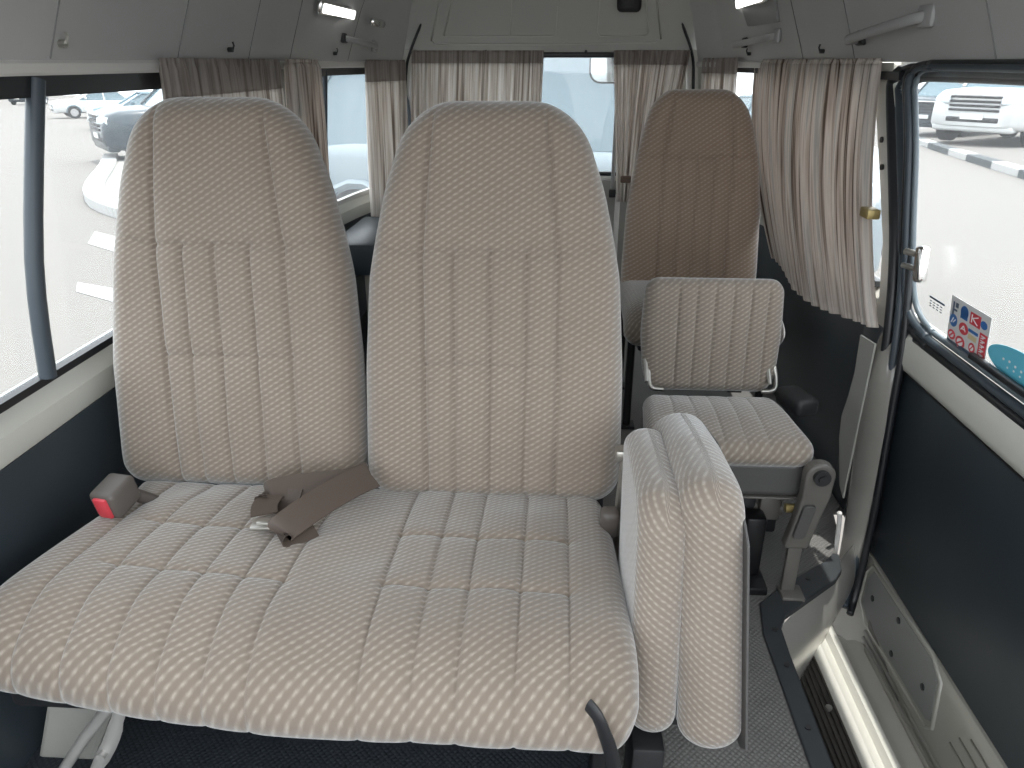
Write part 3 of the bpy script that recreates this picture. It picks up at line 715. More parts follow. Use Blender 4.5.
# the body sill outside of the tread, painted, with two bright ridges
mb=MB(); pr=[(.612,-.165),(.622,-.150),(.640,-.148),(.650,-.163),(.668,-.168),(.676,-.152),(.690,-.150),(.700,-.172),(.725,-.215),(.755,-.236),(.775,-.234),(.797,-.245)]
n=len(pr); vs=[(a,-.5,b) for a,b in pr]+[(a,1.50,b) for a,b in pr]+[(a,-.5,b-.03) for a,b in pr]+[(a,1.50,b-.03) for a,b in pr]
fs=[(i,i+1,n+i+1,n+i) for i in range(n-1)]+[(2*n+i,3*n+i,3*n+i+1,2*n+i+1) for i in range(n-1)]+[(n+i,n+i+1,3*n+i+1,3*n+i) for i in range(n-1)]
mb.add(vs,fs); struct(mb.build('trim_8',mat('sill_paint',(.55,.54,.49),.35,coat=.3),None,auto=50))
mb=MB()
for y in (.80,1.02,1.20,1.34): mb.cyl((.600,y,-.157),(.600,y,-.150),.007,12)
mb.build('sill_screw',M['steel'],bpy.data.objects['trim_8'],auto=40)
# window of the sliding door with its rubber frame
mb=MB()
def dx(z): return .796-.05*max(0,(z-.58))/.5
fr=[(-.5,1.090),(1.45,1.090),(1.64,1.089),(1.715,1.082),(1.738,1.056),(1.728,1.02),(1.700,.928),(1.672,.765),(1.645,.64),(1.606,.590),(1.52,.570),(1.40,.568),(-.5,.568)]
def fpath(off):
    out=[]; cx,cz=.9,.83
    for y,z in fr:
        out.append(V((dx(z),y-(off if y>-.4 and (y>1.55) else 0),z+(-off*.3 if z>.9 else off if z<.7 else 0))))
    return out
def frame_tube(off,r,xo=0,sm=6):
    p=fpath(off); p=[V((a.x+xo,a.y,a.z)) for a in p]; return MB().tube(p,[r*.55]*4+[r]*9,10,smooth=sm)
w5=struct(frame_tube(-.024,.013,0).build('window_5',M['rubber'],None,smooth=True))
frame_tube(-.004,.009,-.008).build('inner_seal',M['rubber_blue'],w5,smooth=True)
frame_tube(.010,.006,.0).build('sash_edge',mat('sash_grey',(.12,.15,.17),.35),w5,smooth=True)
gp=[(-.5,.57),(1.50,.57),(1.60,.59),(1.645,.64),(1.672,.765),(1.70,.928),(1.728,1.02),(1.735,1.06),(1.71,1.085),(1.62,1.094),(-.5,1.094)]
mb=MB(); mb.prism(gp,lambda a,b,d:(dx(b)+d,a,b),.004,.008); mb.build('pane',M['glass'],w5)
mb=MB().box((.012,1.2,.012),(.786,.75,.594),bev=.003).build('water_strip',M['rubber'],w5)
# latch on the window edge
wl_=empty('window_latch',(.785,1.62,.70)); tag(wl_,'small chrome window latch on the sliding door glass','latch')
P(MB().box((.022,.030,.075),(.758,1.555,.715),(R(-12),0,0),bev=.008,seg=3).build('latch_body',M['chrome'],None,auto=50),wl_)
P(MB().cyl((.758,1.565,.732),(.742,1.60,.732),.007,12).cyl((.758,1.565,.702),(.742,1.60,.702),.006,12).build('latch_pin',M['steel'],None,auto=50),wl_)
# door aperture seals (ribbed black rubber running down to the step)
seal=[(.770,-.5,1.094),(.770,1.2,1.094),(.770,1.70,1.093),(.770,1.84,1.088),(.770,1.895,1.062),(.770,1.885,1.02),(.772,1.822,.90),(.775,1.725,.71),(.775,1.670,.54),(.775,1.650,.36),(.775,1.627,.12),(.773,1.618,-.06),(.762,1.600,-.14),(.745,1.57,-.16)]
def shifted(dy,dx_=0): return [(x+dx_,y-(dy if y>1.3 else 0),z-(dy*.35 if z>1.05 else 0)) for x,y,z in seal]
t9=struct(MB().tube(shifted(0),[.007]*4+[.013]*11,12,smooth=6).build('trim_9',M['rubber'],None,smooth=True))
MB().tube(shifted(.035,.004),.010,10,smooth=6).build('seal_rib',M['rubber_blue'],t9,smooth=True)
MB().tube(shifted(.062,.008),.009,10,smooth=6).build('seal_rib',M['rubber'],t9,smooth=True)
# pillar between the door and the rear side window, painted, with small holes
mb=MB(); rows=[]
pp=[(1.90,2.00,1.10),(1.86,1.975,1.0),(1.80,1.90,.86),(1.70,1.82,.70),(1.68,1.79,.56),(1.66,1.90,.50)]
vs=[];
for y0,y1,z in pp:
    x=.790-.025*max(0,z-.58)/.5; vs+=[(x,y0,z),(x,y1,z),(x+.03,y1,z),(x+.03,y0,z)]
fs=[(0,1,2,3)]+[(4*i+k,4*i+(k+1)%4,4*i+4+(k+1)%4,4*i+4+k) for i in range(len(pp)-1) for k in range(4)]
mb.add(vs,fs); pl=struct(mb.build('pillar_right',M['paint'],None,bevel=.006))
mb=MB().cyl((.768,1.90,.93),(.79,1.90,.93),.007,10).cyl((.770,1.875,.87),(.79,1.875,.87),.007,10); mb.build('screw_hole',M['dark'],pl)
# moulded lower cover of that pillar: tapering painted-grey post with a light cut-out edge
rows=[]
key=[(.52,1.640,1.735,.775),(.49,1.612,1.735,.760),(.42,1.590,1.722,.750),(.34,1.578,1.722,.747),(.25,1.570,1.722,.747),(.14,1.566,1.700,.748),(.02,1.568,1.675,.750),(-.06,1.572,1.655,.748),(-.155,1.575,1.640,.745)]
for z,y0,y1,x in key:
    row=[]
    for j in range(11):
        t=j/10; row.append((x+.035-.035*math.sin(math.pi*t)**.6, y0+(y1-y0)*t, z))
    rows.append(row)
pc=patch('pillar_cover',rows,mat('pillar_cover_grey',(.27,.26,.24),.22,spec=.7,noise=.1,nscale=12,coat=.5))
so=pc.modifiers.new('s','SOLIDIFY'); so.thickness=.008; ss=pc.modifiers.new('ss','SUBSURF'); ss.levels=1; ss.render_levels=1
struct(pc)
mb=MB().prism([(1.66,.50),(1.738,.495),(1.730,.40),(1.738,.33),(1.752,.27),(1.742,.21),(1.722,.17),(1.69,.10),(1.66,.08)],lambda a,b,d:(d-(a-1.66)*.05,a,b),.745,.750)
mb.build('cover_flange',M['metal_paint'],pc,bevel=.0015)
mb=MB().tube([(.70,1.56,.10),(.705,1.565,.085),(.712,1.57,.02),(.715,1.57,-.05)],.006,8,smooth=4)
st=mb.build('sill_hook',M['white_pl'],None,smooth=True); tag(st,'thin white metal hook at the foot of the door pillar','hook')
struct(MB().box((.02,.46,.05),(.795,1.90,1.100),bev=.003).build('trim_11',M['liner'],None,auto=40))
# dark lower quarter behind the pillar
struct(MB().box((.03,.18,.53),(.800,1.74,.25),(0,0,0),bev=.004).build('wall_right_corner',M['navy'],None,auto=40))
# liner header above the door window
struct(MB().box((.010,2.2,.007),(.762,.60,1.103),bev=.002).build('trim_10',M['liner'],None,auto=40))

# stickers on the door glass
def gx(z): return dx(z)+.002
stk=empty('sticker_sheet',(.79,1.40,.60)); tag(stk,'rectangular sheet of printed warning symbols stuck on the sliding door window','sticker')
S0,S1=V((0,1.482,.672)),V((0,1.330,.672)); 
y_l,y_r,z_b,z_t=1.468,1.322,.578,.676
def SM(a,b,d): # a 0..1 towards the camera (right in view), b 0..1 up
    y=y_l+(y_r-y_l)*a; z=z_b+(z_t-z_b)*b; return (dx(z)+.0035-d,y,z)
P(MB().prism([(0,0),(1,0),(1,1),(0,1)],SM,0,.0006).build('sheet',mat('sticker_paper',(.62,.63,.63),.4),None),stk)
blue=mat('sticker_blue',(.03,.15,.42),.4); redm=mat('sticker_red',(.62,.05,.07),.4); whm=mat('sticker_white',(.8,.8,.8),.4); dkb=mat('sticker_dark',(.06,.09,.14),.4); yel=mat('sticker_yellow',(.6,.5,.3),.4)
def ell(cx,cy,rx,ry,n=20): return [(cx+rx*math.cos(2*math.pi*i/n),cy+ry*math.sin(2*math.pi*i/n)) for i in range(n)]
def rc(x0,y0,x1,y1): return [(x0,y0),(x1,y0),(x1,y1),(x0,y1)]
def mark(nm,polys,m_,lvl=1):
    for p in polys: P(MB().prism(p,SM,.0006*lvl,.0006*lvl+.0005).build(nm,m_,None),stk)
mark('symbol',[rc(.28,.66,.46,.86),ell(.37,.80,.10,.13),ell(.12,.52,.10,.13),ell(.86,.78,.08,.08),rc(.52,.50,.76,.56)],blue)
mark('symbol',[rc(.06,.62,.10,.90),rc(.06,.72,.18,.76),rc(.13,.80,.20,.90),rc(.02,.06,.30,.10),rc(.34,.02,.72,.12)],dkb)
mark('symbol',[rc(.52,.66,.78,.90),ell(.40,.48,.12,.12),ell(.12,.22,.10,.10),ell(.36,.18,.12,.12),ell(.66,.22,.08,.10),rc(.80,.02,.98,.62)],redm)
mark('symbol',[rc(.53,.36,.74,.46)],yel)
def seg(x0,y0,x1,y1,w=.02):
    d=V((x1-x0,y1-y0)); n=V((-d.y,d.x)).normalized()*w/2
    return [(x0+n.x,y0+n.y),(x0-n.x,y0-n.y),(x1-n.x,y1-n.y),(x1+n.x,y1+n.y)]
glyph=[seg(.57,.70,.57,.86),seg(.57,.78,.72,.86),seg(.60,.78,.72,.70),seg(.34,.44,.40,.54),seg(.40,.54,.46,.44),seg(.36,.47,.44,.47),seg(.07,.46,.12,.58),seg(.12,.48,.18,.56)]
glyph+=[ell(.12,.22,.06,.06,14),ell(.36,.18,.075,.075,14),ell(.66,.22,.045,.06,14)]
for i in range(6): 
    y=.07+i*.09; glyph+=[seg(.84,y,.94,y+.05,.02),seg(.84,y+.05,.94,y+.05,.02),seg(.89,y,.89,y+.05,.02)]
mark('symbol',glyph,whm,2)
mark('symbol',[seg(.07,.16,.17,.28,.03),seg(.29,.12,.43,.24,.03),seg(.62,.16,.70,.28,.02)],redm,3)
ov=empty('oval_sticker',(.79,1.22,.59)); tag(ov,'light blue oval sticker with faint white dots on the sliding door window','sticker')
y_l,y_r,z_b,z_t=1.318,1.06,.585,.650
P(MB().prism(ell(.5,.5,.5,.5,40),SM,0,.0006).build('disc',mat('sticker_cyan',(.12,.50,.66),.4),None),ov)
mb=MB()
for i in range(9): mb.prism(ell(.20+.072*i,.52+.03*math.sin(i*1.7),.012,.035,10),SM,.0006,.0011)
for i in range(7): mb.prism(ell(.26+.075*i,.36+.02*math.sin(i*2.3),.010,.03,10),SM,.0006,.0011)
P(mb.build('dot_line',whm,None),ov)
nt_=MB()
y_l,y_r,z_b,z_t=1.56,1.49,.625,.650
nt_.prism(rc(0,.75,.95,.92),SM,0,.0005)
for i in range(3): 
    for j in range(4): nt_.prism(rc(.05+.22*j,.05+.22*i,.17+.22*j,.13+.22*i),SM,0,.0004)
o=nt_.build('glass_marking',dkb,None); tag(o,'tiny printed glass marking left of the sticker sheet','glass marking')

# ------------------------------------------------------------------ curtains and fittings
def curtain(name,top,bot,z1,z0,folds,amp,m_,hm,label,seed=1,inward=(1,0),head=.055,ragged=0,group=None,nu=None,curve=None,ampb=None):
    """hanging cloth: plan path `top` at z1 morphing into plan path `bot` at z0"""
    rs=random.Random(seed); T=catmull([V((*p,0)) for p in top],12) if len(top)>2 else [V((*top[0],0)).lerp(V((*top[1],0)),i/24) for i in range(25)]
    B=catmull([V((*p,0)) for p in bot],12) if len(bot)>2 else [V((*bot[0],0)).lerp(V((*bot[1],0)),i/24) for i in range(25)]
    def samp(Pp,s):
        f=s*(len(Pp)-1); i=min(int(f),len(Pp)-2); return Pp[i].lerp(Pp[i+1],f-i), (Pp[min(i+1,len(Pp)-1)]-Pp[i]).normalized()
    nu=nu or max(60,folds*12); nv=46; ampb=ampb or amp*1.3
    ph=[rs.uniform(-.9,.9) for _ in range(folds+2)]; am=[rs.uniform(.55,1.25) for _ in range(folds+2)]
    g=[];uv=[]; Lw=sum((T[i+1]-T[i]).length for i in range(len(T)-1))*1.6
    for j in range(nv):
        t=j/(nv-1); row=[]
        for i in range(nu):
            s=i/(nu-1); k=s*folds; ki=min(int(k),folds)
            a=am[ki]*(1-(k-ki))+am[min(ki+1,folds+1)]*(k-ki); p=ph[ki]*(1-(k-ki))+ph[min(ki+1,folds+1)]*(k-ki)
            w=math.sin(2*math.pi*k+p*(.4+t)); w=math.copysign(abs(w)**.8,w)
            c0,t0=samp(T,s); c1,t1=samp(B,s); e=t if curve is None else curve(t)
            c=c0.lerp(c1,e); d=t0.lerp(t1,e).normalized(); n=V((-d.y,d.x,0)) 
            A=(amp*(1-t)+ampb*t)*a*(.75+.25*math.sin(3*t+ph[0]))*(.45 if t*(z1-z0)<.012 else 1)
            z=z1+(z0-z1)*t + ragged*t*math.sin(s*7+seed)
            q=c+n*w*A; row.append((q.x,q.y,z)); uv.append((s*Lw,(1-t)*(z1-z0)))
        g.append(row)
    jh=max(1,int(head/(z1-z0)*(nv-1))+1)
    e=empty(name,(T[len(T)//2].x,T[len(T)//2].y,z0)); tag(e,label,'curtain',group)
    def part(nm,r0,r1,mm_,off=0):
        vs=[p for r in g[r0:r1+1] for p in r]; fs=[(a*nu+b,a*nu+b+1,(a+1)*nu+b+1,(a+1)*nu+b) for a in range(r1-r0) for b in range(nu-1)]
        o=mesh(nm,vs,fs,mm_,None,True,uv=uv[r0*nu:(r1+1)*nu]); s=o.modifiers.new('s','SOLIDIFY'); s.thickness=.0012
        P(o,e); return o
    part('cloth',jh,nv-1,m_); part('header_band',0,jh,hm)
    return e
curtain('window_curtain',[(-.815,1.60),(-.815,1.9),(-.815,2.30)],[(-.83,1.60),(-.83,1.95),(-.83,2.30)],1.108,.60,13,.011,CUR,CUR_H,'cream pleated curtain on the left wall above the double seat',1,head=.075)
curtain('window_curtain',[(-.80,2.32),(-.79,2.48),(-.80,2.62)],[(-.82,2.32),(-.80,2.50),(-.82,2.66)],1.108,.60,5,.016,CUR_D,CUR_D,'shaded bunched curtain gathered on the left window pillar',2,head=.004)
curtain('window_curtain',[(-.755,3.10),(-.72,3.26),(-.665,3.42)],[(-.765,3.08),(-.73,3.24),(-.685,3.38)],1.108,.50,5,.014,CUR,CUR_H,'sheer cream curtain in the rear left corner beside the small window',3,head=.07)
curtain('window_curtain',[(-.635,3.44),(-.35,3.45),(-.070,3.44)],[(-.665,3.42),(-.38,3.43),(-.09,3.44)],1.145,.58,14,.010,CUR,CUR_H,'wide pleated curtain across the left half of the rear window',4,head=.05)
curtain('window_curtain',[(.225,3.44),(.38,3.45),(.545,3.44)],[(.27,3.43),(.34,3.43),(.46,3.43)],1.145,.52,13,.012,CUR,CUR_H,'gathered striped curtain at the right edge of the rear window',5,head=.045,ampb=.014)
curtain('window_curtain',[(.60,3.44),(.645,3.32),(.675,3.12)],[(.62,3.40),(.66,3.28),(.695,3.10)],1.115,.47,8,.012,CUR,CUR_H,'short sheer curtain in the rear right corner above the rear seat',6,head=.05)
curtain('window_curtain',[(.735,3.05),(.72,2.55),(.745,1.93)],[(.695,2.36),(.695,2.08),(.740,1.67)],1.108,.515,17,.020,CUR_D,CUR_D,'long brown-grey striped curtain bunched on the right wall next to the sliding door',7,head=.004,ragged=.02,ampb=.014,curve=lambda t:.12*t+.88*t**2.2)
# fabric tie clip holding the long curtain to the pillar
tc_=MB().box((.03,.05,.022),(.735,1.80,.775),bev=.003).build('curtain_clip',M['brass'],None,auto=40); tag(tc_,'small brass-coloured curtain clip on the right pillar','clip')
tc_=MB().box((.045,.02,.03),(.305,3.415,.62),bev=.004).build('curtain_tie',mat('brown_tie',(.12,.08,.06),.7),None,auto=40); tag(tc_,'dark brown tie at the bottom of the rear window curtain','curtain tie')
# grab handles
def grip(loc_a,loc_b,drop,r,m_,label,nm='grab_handle',inw=V((-1,0,-.2))):
    a,b=V(loc_a),V(loc_b); inw=inw.normalized(); d=(b-a)
    e=empty(nm,a.lerp(b,.5)); tag(e,label,'grab handle')
    pts=[a,a+inw*drop*.6+d*.02,a+inw*drop+d*.15,a.lerp(b,.5)+inw*drop*.95,b+inw*drop*.7-d*.15,b+inw*drop*.35-d*.03,b+inw*.004]
    P(MB().tube(pts,r,12,smooth=5,flat=.6).build('bar',m_,None,smooth=True),e)
    P(MB().box((.016,.05,.035),a,(0,0,0),bev=.006).build('mount',M['dark'],None,auto=40),e)
    P(MB().box((.016,.07,.045),b,(0,0,0),bev=.008).build('mount',m_,None,auto=40),e)
    return e
grip(liner_pt(RP2,-1,2.06,1.155),liner_pt(RP2,-1,1.70,1.185),.05,.011,M['handle'],'long grey grab handle on the right headliner above the sliding door')
grip(liner_pt(RP2,-1,3.06,1.165)+V((-.012,0,0)),liner_pt(RP2,-1,2.76,1.180)+V((-.006,0,0)),.055,.011,M['handle'],'short grey grab handle on the right headliner near the rear corner')
grip(liner_pt(LP,1,2.93,1.180),liner_pt(LP,1,3.22,1.160),.035,.010,M['handle'],'short grey grab handle on the left headliner near the rear corner',inw=V((1,0,-.2)))
# roof lamps
def lamp(y,z,path,side,label,rz):
    c=liner_pt(path,side,y,z); e=empty('roof_lamp',c); tag(e,label,'lamp')
    P(MB().box((.02,.42,.045),c+V((side*.008,0,0)),(0,side*R(18),rz),bev=.008).build('housing',M['chrome'],None,auto=40),e)
    P(MB().box((.012,.38,.030),c+V((side*.018,0,-.004)),(0,side*R(18),rz),bev=.004).build('lens',M['lamp'],None,auto=40),e)
lamp(2.80,1.262,LP,1,'bright rectangular roof lamp on the left headliner',0)
lamp(2.95,1.30,RP2,-1,'roof lamp on the right headliner at the top edge of the picture',0)
m_=liner_pt(LP,1,3.20,1.240); c=MB().box((.02,.22,.03),m_+V((.008,0,0)),(0,R(18),0),bev=.008).build('switch_plate',M['chrome'],None,auto=40); tag(c,'chrome rimmed switch plate beside the left roof lamp','switch')
# hinged vent flap on the right liner
e=liner_pt(RP2,-1,3.0,1.235); c=MB().box((.012,.55,.075),e+V((-.004,0,.02)),(0,R(-18),R(4)),bev=.003).build('vent_flap',mat('vent_flap_grey',(.25,.26,.255),.5),None,auto=40); tag(c,'flat light grey flap panel on the right headliner','flap')
# hooks on the curtain rails
hk=[]
for i,(pth,sd_,y,lab) in enumerate(((LP,1,1.30,'small screw hook on the left headliner above the sliding glass'),(LP,1,1.98,'tiny hook above the left pleated curtain'),(LP,1,2.86,'tiny hook above the rear left window'),(RP2,-1,2.35,'tiny hook above the striped right curtain'),(RP2,-1,3.05,'tiny hook above the rear right curtain gap'))):
    c=liner_pt(pth,sd_,y,1.128); o=MB().cyl(c,c+V((sd_*.012,0,0)),.006,10).tube([c+V((sd_*.012,0,0)),c+V((sd_*.016,0,.010)),c+V((sd_*.014,0,.018))],.0025,6).build('curtain_hook',M['steel'] if i==0 else M['dark'],None,auto=40); tag(o,lab,'hook')

# ------------------------------------------------------------------ left rear ledge seen between the backrests
lg=empty('wheel_housing',(-.70,2.7,0)); tag(lg,'dark blue trim box with a beige cover between the two backrests','housing')
P(MB().box((.17,.52,.12),(-.725,2.82,.45),bev=.02).build('top_cover',M['navy'],None,auto=40),lg)
P(MB().box((.10,.46,.28),(-.655,2.86,.26),bev=.01).build('side_cover',mat('beige_cover',(.42,.40,.36),.6,noise=.1,nscale=20),None,auto=40),lg)
P(MB().box((.20,.6,.14),(-.70,2.75,.07),bev=.02).build('base',M['dark'],None,auto=40),lg)

# ------------------------------------------------------------------ outside: ground, kerbs, cars
SL=.028
def gz(y): return -.60-SL*y
def ground(px,py):
    a=(px-512)/F;b=(384-py)/F; cp,sp,cy,sy=math.cos(PITCH),math.sin(PITCH),math.cos(YAW),math.sin(YAW)
    d=V((-sy*cp,cy*cp,-sp))+a*V((cy,sy,0))+b*V((-sy*sp,cy*sp,cp))
    t=(-.60-EYE.z-SL*EYE.y)/(d.z+SL*d.y); p=EYE+d*t; return p
gd=MB().add([(-90,-40,gz(-40)),(90,-40,gz(-40)),(90,140,gz(140)),(-90,140,gz(140))],[(0,1,2,3)]).build('ground',M['asphalt']); struct(gd)

def loft(mb,secs,n=24,p=.35):
    """secs: (y, cx_halfwidth, zbot, ztop) -> rounded closed loft along y"""
    vs=[];m=len(secs)
    for y,w,z0,z1 in secs:
        for k in range(n):
            a=2*math.pi*k/n; c,s=math.cos(a),math.sin(a)
            vs.append((w*math.copysign(abs(c)**p,c),y,(z0+z1)/2+(z1-z0)/2*math.copysign(abs(s)**p,s)))
    fs=[(i*n+k,i*n+(k+1)%n,(i+1)*n+(k+1)%n,(i+1)*n+k) for i in range(m-1) for k in range(n)]
    fs+=[tuple(range(n))[::-1],tuple(range((m-1)*n,m*n))]
    return mb.add(vs,fs)
def make_car(kind,paint,label,x,y,rz,group=None,s=1.0):
    e=empty('car',(0,0,0)); tag(e,label,'car',group)
    if kind=='suv': Lh,W,H,hood=2.45,.97,1.88,1.15
    else: Lh,W,H,hood=2.30,.90,1.46,.96
    mb=MB(); # front is -y
    loft(mb,[(-Lh,W*.80,.38,hood*.72),(-Lh+.10,W*.92,.30,hood*.88),(-Lh+.35,W*.98,.28,hood*.95),(-Lh+1.2,W,.27,hood),(0,W,.27,hood+.02),(Lh-.9,W,.27,hood+.03),(Lh-.25,W*.97,.30,hood),(Lh,W*.85,.38,hood*.80)],28,.28)
    b=mb.build('body',paint,e,auto=50)
    mb=MB(); f0=-Lh+ (1.15 if kind=='suv' else 1.25); r0=Lh-(.20 if kind=='suv' else .75)
    def cabin(mb,w0,k):
        ys=[f0,f0+.75,(f0+r0)/2,r0-.55,r0]; hs=[hood-.02,H-.06,H-.02,H-.05,hood]
        vs=[]
        for yy,h in zip(ys,hs):
            ww=W*.90 if h<hood+.1 else W*.74
            vs+=[(-W*.93*k,yy,hood-.05),(-ww*k,yy,h*1.0),(ww*k,yy,h),(W*.93*k,yy,hood-.05)]
        fs=[(4*i+j,4*i+(j+1)%4,4*i+4+(j+1)%4,4*i+4+j) for i in range(4) for j in range(4)]+[(0,1,2,3),(16,17,18,19)]
        mb.add(vs,fs)
    cabin(mb,0,1); mb.build('windows',M['carglass'],e,bevel=.03)
    mb=MB(); mb.box((W*1.40,(r0-f0-1.30)+.15,.06),(0,(f0+r0)/2+.10,H-.02),bev=.03)
    for sx in (-1,1):
        mb.tube([(sx*W*.90,f0,hood),(sx*W*.75,f0+.75,H-.05),(sx*W*.75,r0-.55,H-.05),(sx*W*.88,r0-.02,hood)],.035,8)
        mb.tube([(sx*W*.94,(f0+r0)/2,hood),(sx*W*.75,(f0+r0)/2,H-.04)],.04,8)
    mb.build('roof',paint,e,auto=40)
    for sx in (-1,1):
        MB().box((.20,.13,.15),(sx*(W+.10),f0+.35,hood+.12),bev=.04).tube([(sx*W*.92,f0+.38,hood+.05),(sx*(W+.05),f0+.36,hood+.08)],.02,8).build('mirror',paint,e,auto=40)
        MB().box((.40,.16,.17 if kind=='suv' else .15),(sx*W*.70,-Lh+.09,hood*.76),(R(-12),0,sx*R(22)),bev=.04).build('headlamp',M['lampglass'],e,auto=40)
        MB().cyl((sx*W*.70,-Lh+.06,.52),(sx*W*.70,-Lh+.02,.52),.06,16).build('fog_lamp',M['dark'],e,auto=40)
        for yy in (-Lh+.95,Lh-.95):
            rr=.39 if kind=='suv' else .32
            w=MB().cyl((sx*(W-.20),yy,rr),(sx*(W+.012),yy,rr),rr,28).build('wheel',M['tyre'],e,auto=40)
            MB().cyl((sx*(W+.0),yy,rr),(sx*(W+.022),yy,rr),rr*.62,20).build('rim',M['hub'],w,auto=40)
            MB().tube([(sx*(W-.01),yy+1.13*rr*math.cos(R(a)),rr+1.13*rr*math.sin(R(a))) for a in range(0,181,20)],.035,6).build('wheel_arch',M['carglass'] if kind!='suv' else paint,e,auto=40)
    mb=MB()
    if kind=='suv':
        for i in range(4): mb.box((W*1.05,.06,.050),(0,-Lh+.0,hood*.60+i*.085),bev=.01)
        mb.box((W*1.1,.05,.10),(0,-Lh+.01,.50),bev=.02)
    else: mb.box((W*.95,.06,.13),(0,-Lh+.01,hood*.62),bev=.03); mb.box((W*1.2,.05,.10),(0,-Lh+.01,.42),bev=.02)
    mb.build('grille',M['dark'],e,auto=40)
    if kind=='suv': MB().box((W*1.2,.03,.03),(0,-Lh-.02,hood*.60+.30),bev=.01).build('chrome_bar',M['chrome'],e)
    MB().box((.46,.02,.11),(0,-Lh-.02,.56),bev=.005).build('number_plate',M['plate'],e)
    MB().box((W*1.7,.25,.16),(0,-Lh+.16,.34),bev=.06,seg=3).build('bumper',paint,e,auto=40)
    e.location=(x,y,gz(y)); e.rotation_euler=(-SL,0,rz); e.scale=(s,s,s); return e
def paint(nm,c): return mat(nm,c,.3,coat=.25,spec=.4)
PW=paint('car_white',(.55,.56,.56)); PD=paint('car_dark_blue_grey',(.035,.05,.062)); PS=paint('car_silver',(.22,.27,.30)); PB=paint('car_pale_blue',(.13,.20,.24))
g=ground(992,147); make_car('suv',PW,'white off-road car facing the sliding door window with a slatted grille',g.x+2.2,g.y+2.6,R(-52),s=1.46)
g=ground(935,138); make_car('suv',PD,'dark car parked left of the white off-road car outside the sliding door',g.x+1.9,g.y+2.6,R(-50),s=1.2)
g=ground(16,105); make_car('sedan',PD,'distant dark car at the far left edge of the left window',g.x,g.y+2,R(10))
g=ground(66,119); make_car('sedan',PW,'white car far down the left parking row',g.x+.6,g.y+2.2,R(-50))
g=ground(92,132); make_car('sedan',PB,'pale blue car behind the dark off-road car in the left row',g.x+1.2,g.y+2.4,R(-55))
g=ground(118,163); make_car('suv',PD,'big dark off-road car in the left parking row by the rounded kerb',g.x+1.7,g.y+1.6,R(-50),s=1.08)
g=ground(150,176); make_car('sedan',PS,'silver car mostly hidden behind the left backrest with its nose by the kerb',g.x+2.3,g.y+1.2,R(-58))
make_car('sedan',PB,'pale car close outside the rear left window',-3.7,11.6,R(-14),s=1.15)
make_car('suv',PS,'silver car close behind the rear window',.15,7.2,R(66),s=1.12)
make_car('sedan',PB,'pale blue car far outside the right rear side window',7.0,26,R(20))
# kerbs
def kerb(name,pts,label,w=.32,h=.17,pat=1.0):
    e=empty(name,(pts[0].x,pts[0].y,pts[0].z)); tag(e,label,'kerb')
    tot=0;i=0
    segs=catmull(pts,8)
    wb=MB();bb=MB();acc=0
    for a,b in zip(segs[:-1],segs[1:]):
        d=b-a; l=d.length; ang=math.atan2(d.y,d.x); acc+=l
        (wb if int(acc/pat)%2==0 else bb).box((l*1.02,w,h),(a+b)/2+V((0,0,h/2-.01)),(0,0,ang),bev=.02)
    P(wb.build('white_stretch',M['kerb_w'],None),e)
    if bb.v: P(bb.build('black_stretch',M['kerb_b'],None),e)
kerb('kerb',[ground(x,y) for x,y in ((905,138),(938,150),(985,165),(1040,182),(1100,200))],'black and white painted kerb outside the sliding door window',pat=1.9)
kerb('kerb',[ground(x,y) for x,y in ((150,222),(118,214),(98,203),(97,190),(108,172),(112,160))],'pale rounded kerb end beside the left row of parked cars',pat=50)
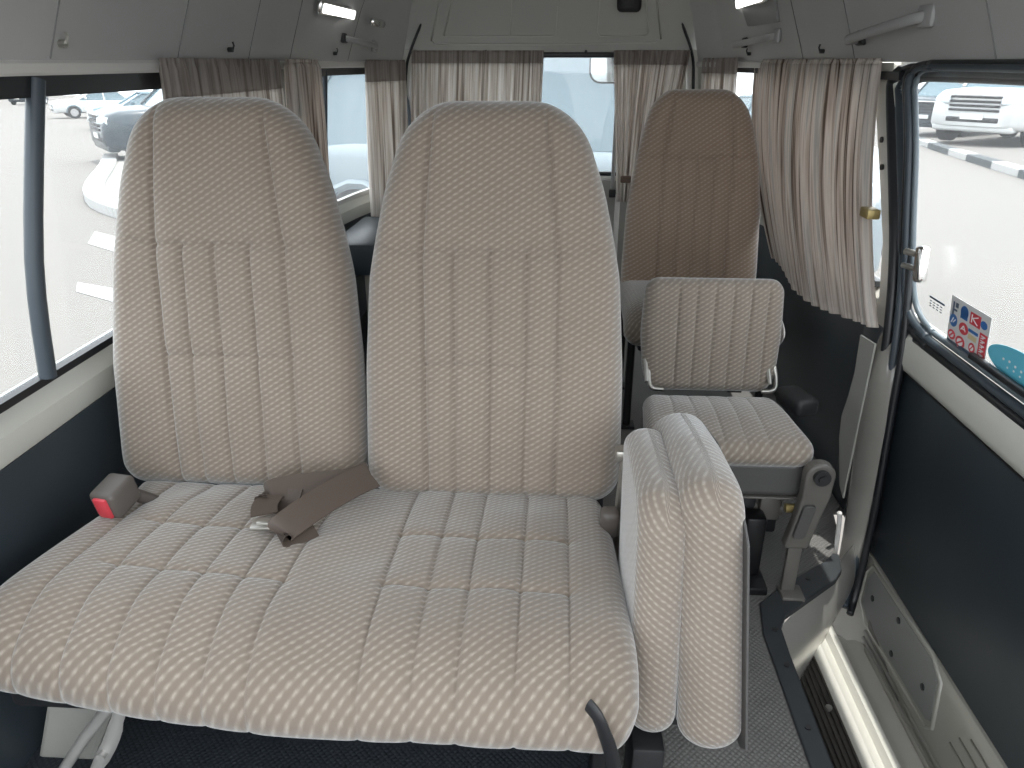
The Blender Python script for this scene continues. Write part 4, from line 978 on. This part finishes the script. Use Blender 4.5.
# pavement behind the rounded kerb, painted bay marks
isl=[ground(x,y) for x,y in ((150,219),(120,211),(101,201),(100,190),(109,172),(113,160),(175,160),(175,219))]
mb=MB().prism([(p.x,p.y) for p in isl],lambda a,b,d:(a,b,gz(b)+d),.0,.10); o=mb.build('pavement',mat('pavement_pale',(.30,.29,.275),.9,noise=.05,nscale=2)); struct(o)
for i,(pts,lab) in enumerate(((((95,232),(150,246),(146,262),(88,244)),'white painted mark on the ground outside the left window, upper one'),(((78,283),(130,292),(126,306),(76,292)),'white painted mark on the ground outside the left window, lower one'))):
    q=[ground(*p) for p in pts]; o=MB().prism([(p.x,p.y) for p in q],lambda a,b,d:(a,b,gz(b)+d),.004,.008).build('painted_mark',mat('road_paint%d'%i,(.42,.42,.41),.8)); tag(o,lab,'road marking')
# exterior rear mirror
rm=empty('rear_mirror',(.28,3.72,1.08)); tag(rm,'rounded exterior parking mirror hanging outside the rear window','mirror')
mpz=lambda a,b,d:(.235+a,3.72+d,1.085+b)
P(MB().prism(rrect(.20,.155,.055,8),mpz,0,.02).build('shell',M['rubber'],None,bevel=.004),rm)
P(MB().prism(rrect(.184,.139,.048,8),mpz,-.002,.0005).build('mirror_glass',mat('mirror_face',(.72,.78,.80),.08,metal=1),None),rm)
P(MB().tube([(.30,3.73,1.15),(.32,3.70,1.25),(.30,3.56,1.33)],.012,8,smooth=4).build('arm',M['rubber'],None,smooth=True),rm)

# outer skin so the van is closed above and behind (white body roof)
struct(face('roof_panel',[(-.80,-.05,1.74),(.72,-.05,1.74),(.72,3.6,1.74),(-.80,3.6,1.74)],M['paint'],.02,(0,0,1)))

# ------------------------------------------------------------------ light
w=bpy.data.worlds.new('world'); bpy.context.scene.world=w; w.use_nodes=True; nt=w.node_tree
bg=nt.nodes['Background']; bg.inputs[0].default_value=(.93,.965,1.0,1); bg.inputs[1].default_value=2.1
sun=bpy.data.lights.new('sun','SUN'); sun.energy=3.2; sun.angle=R(.6); sun.color=(1,.96,.90)
so=bpy.data.objects.new('sun',sun); C.objects.link(so)
D=V((-.13,-.06,-1.0))  # travel direction of the light
so.rotation_euler=D.to_track_quat('-Z','Y').to_euler()
sc=bpy.context.scene
sc.view_settings.view_transform='Standard'; sc.view_settings.look='None'; sc.view_settings.gamma=1; sc.view_settings.use_curve_mapping=False
sc.view_settings.exposure=0.75
sc.cycles.max_bounces=14; sc.cycles.diffuse_bounces=8; sc.cycles.transparent_max_bounces=16; sc.cycles.transmission_bounces=8
sc.cycles.use_denoising=True
sc.cycles.sample_clamp_indirect=8
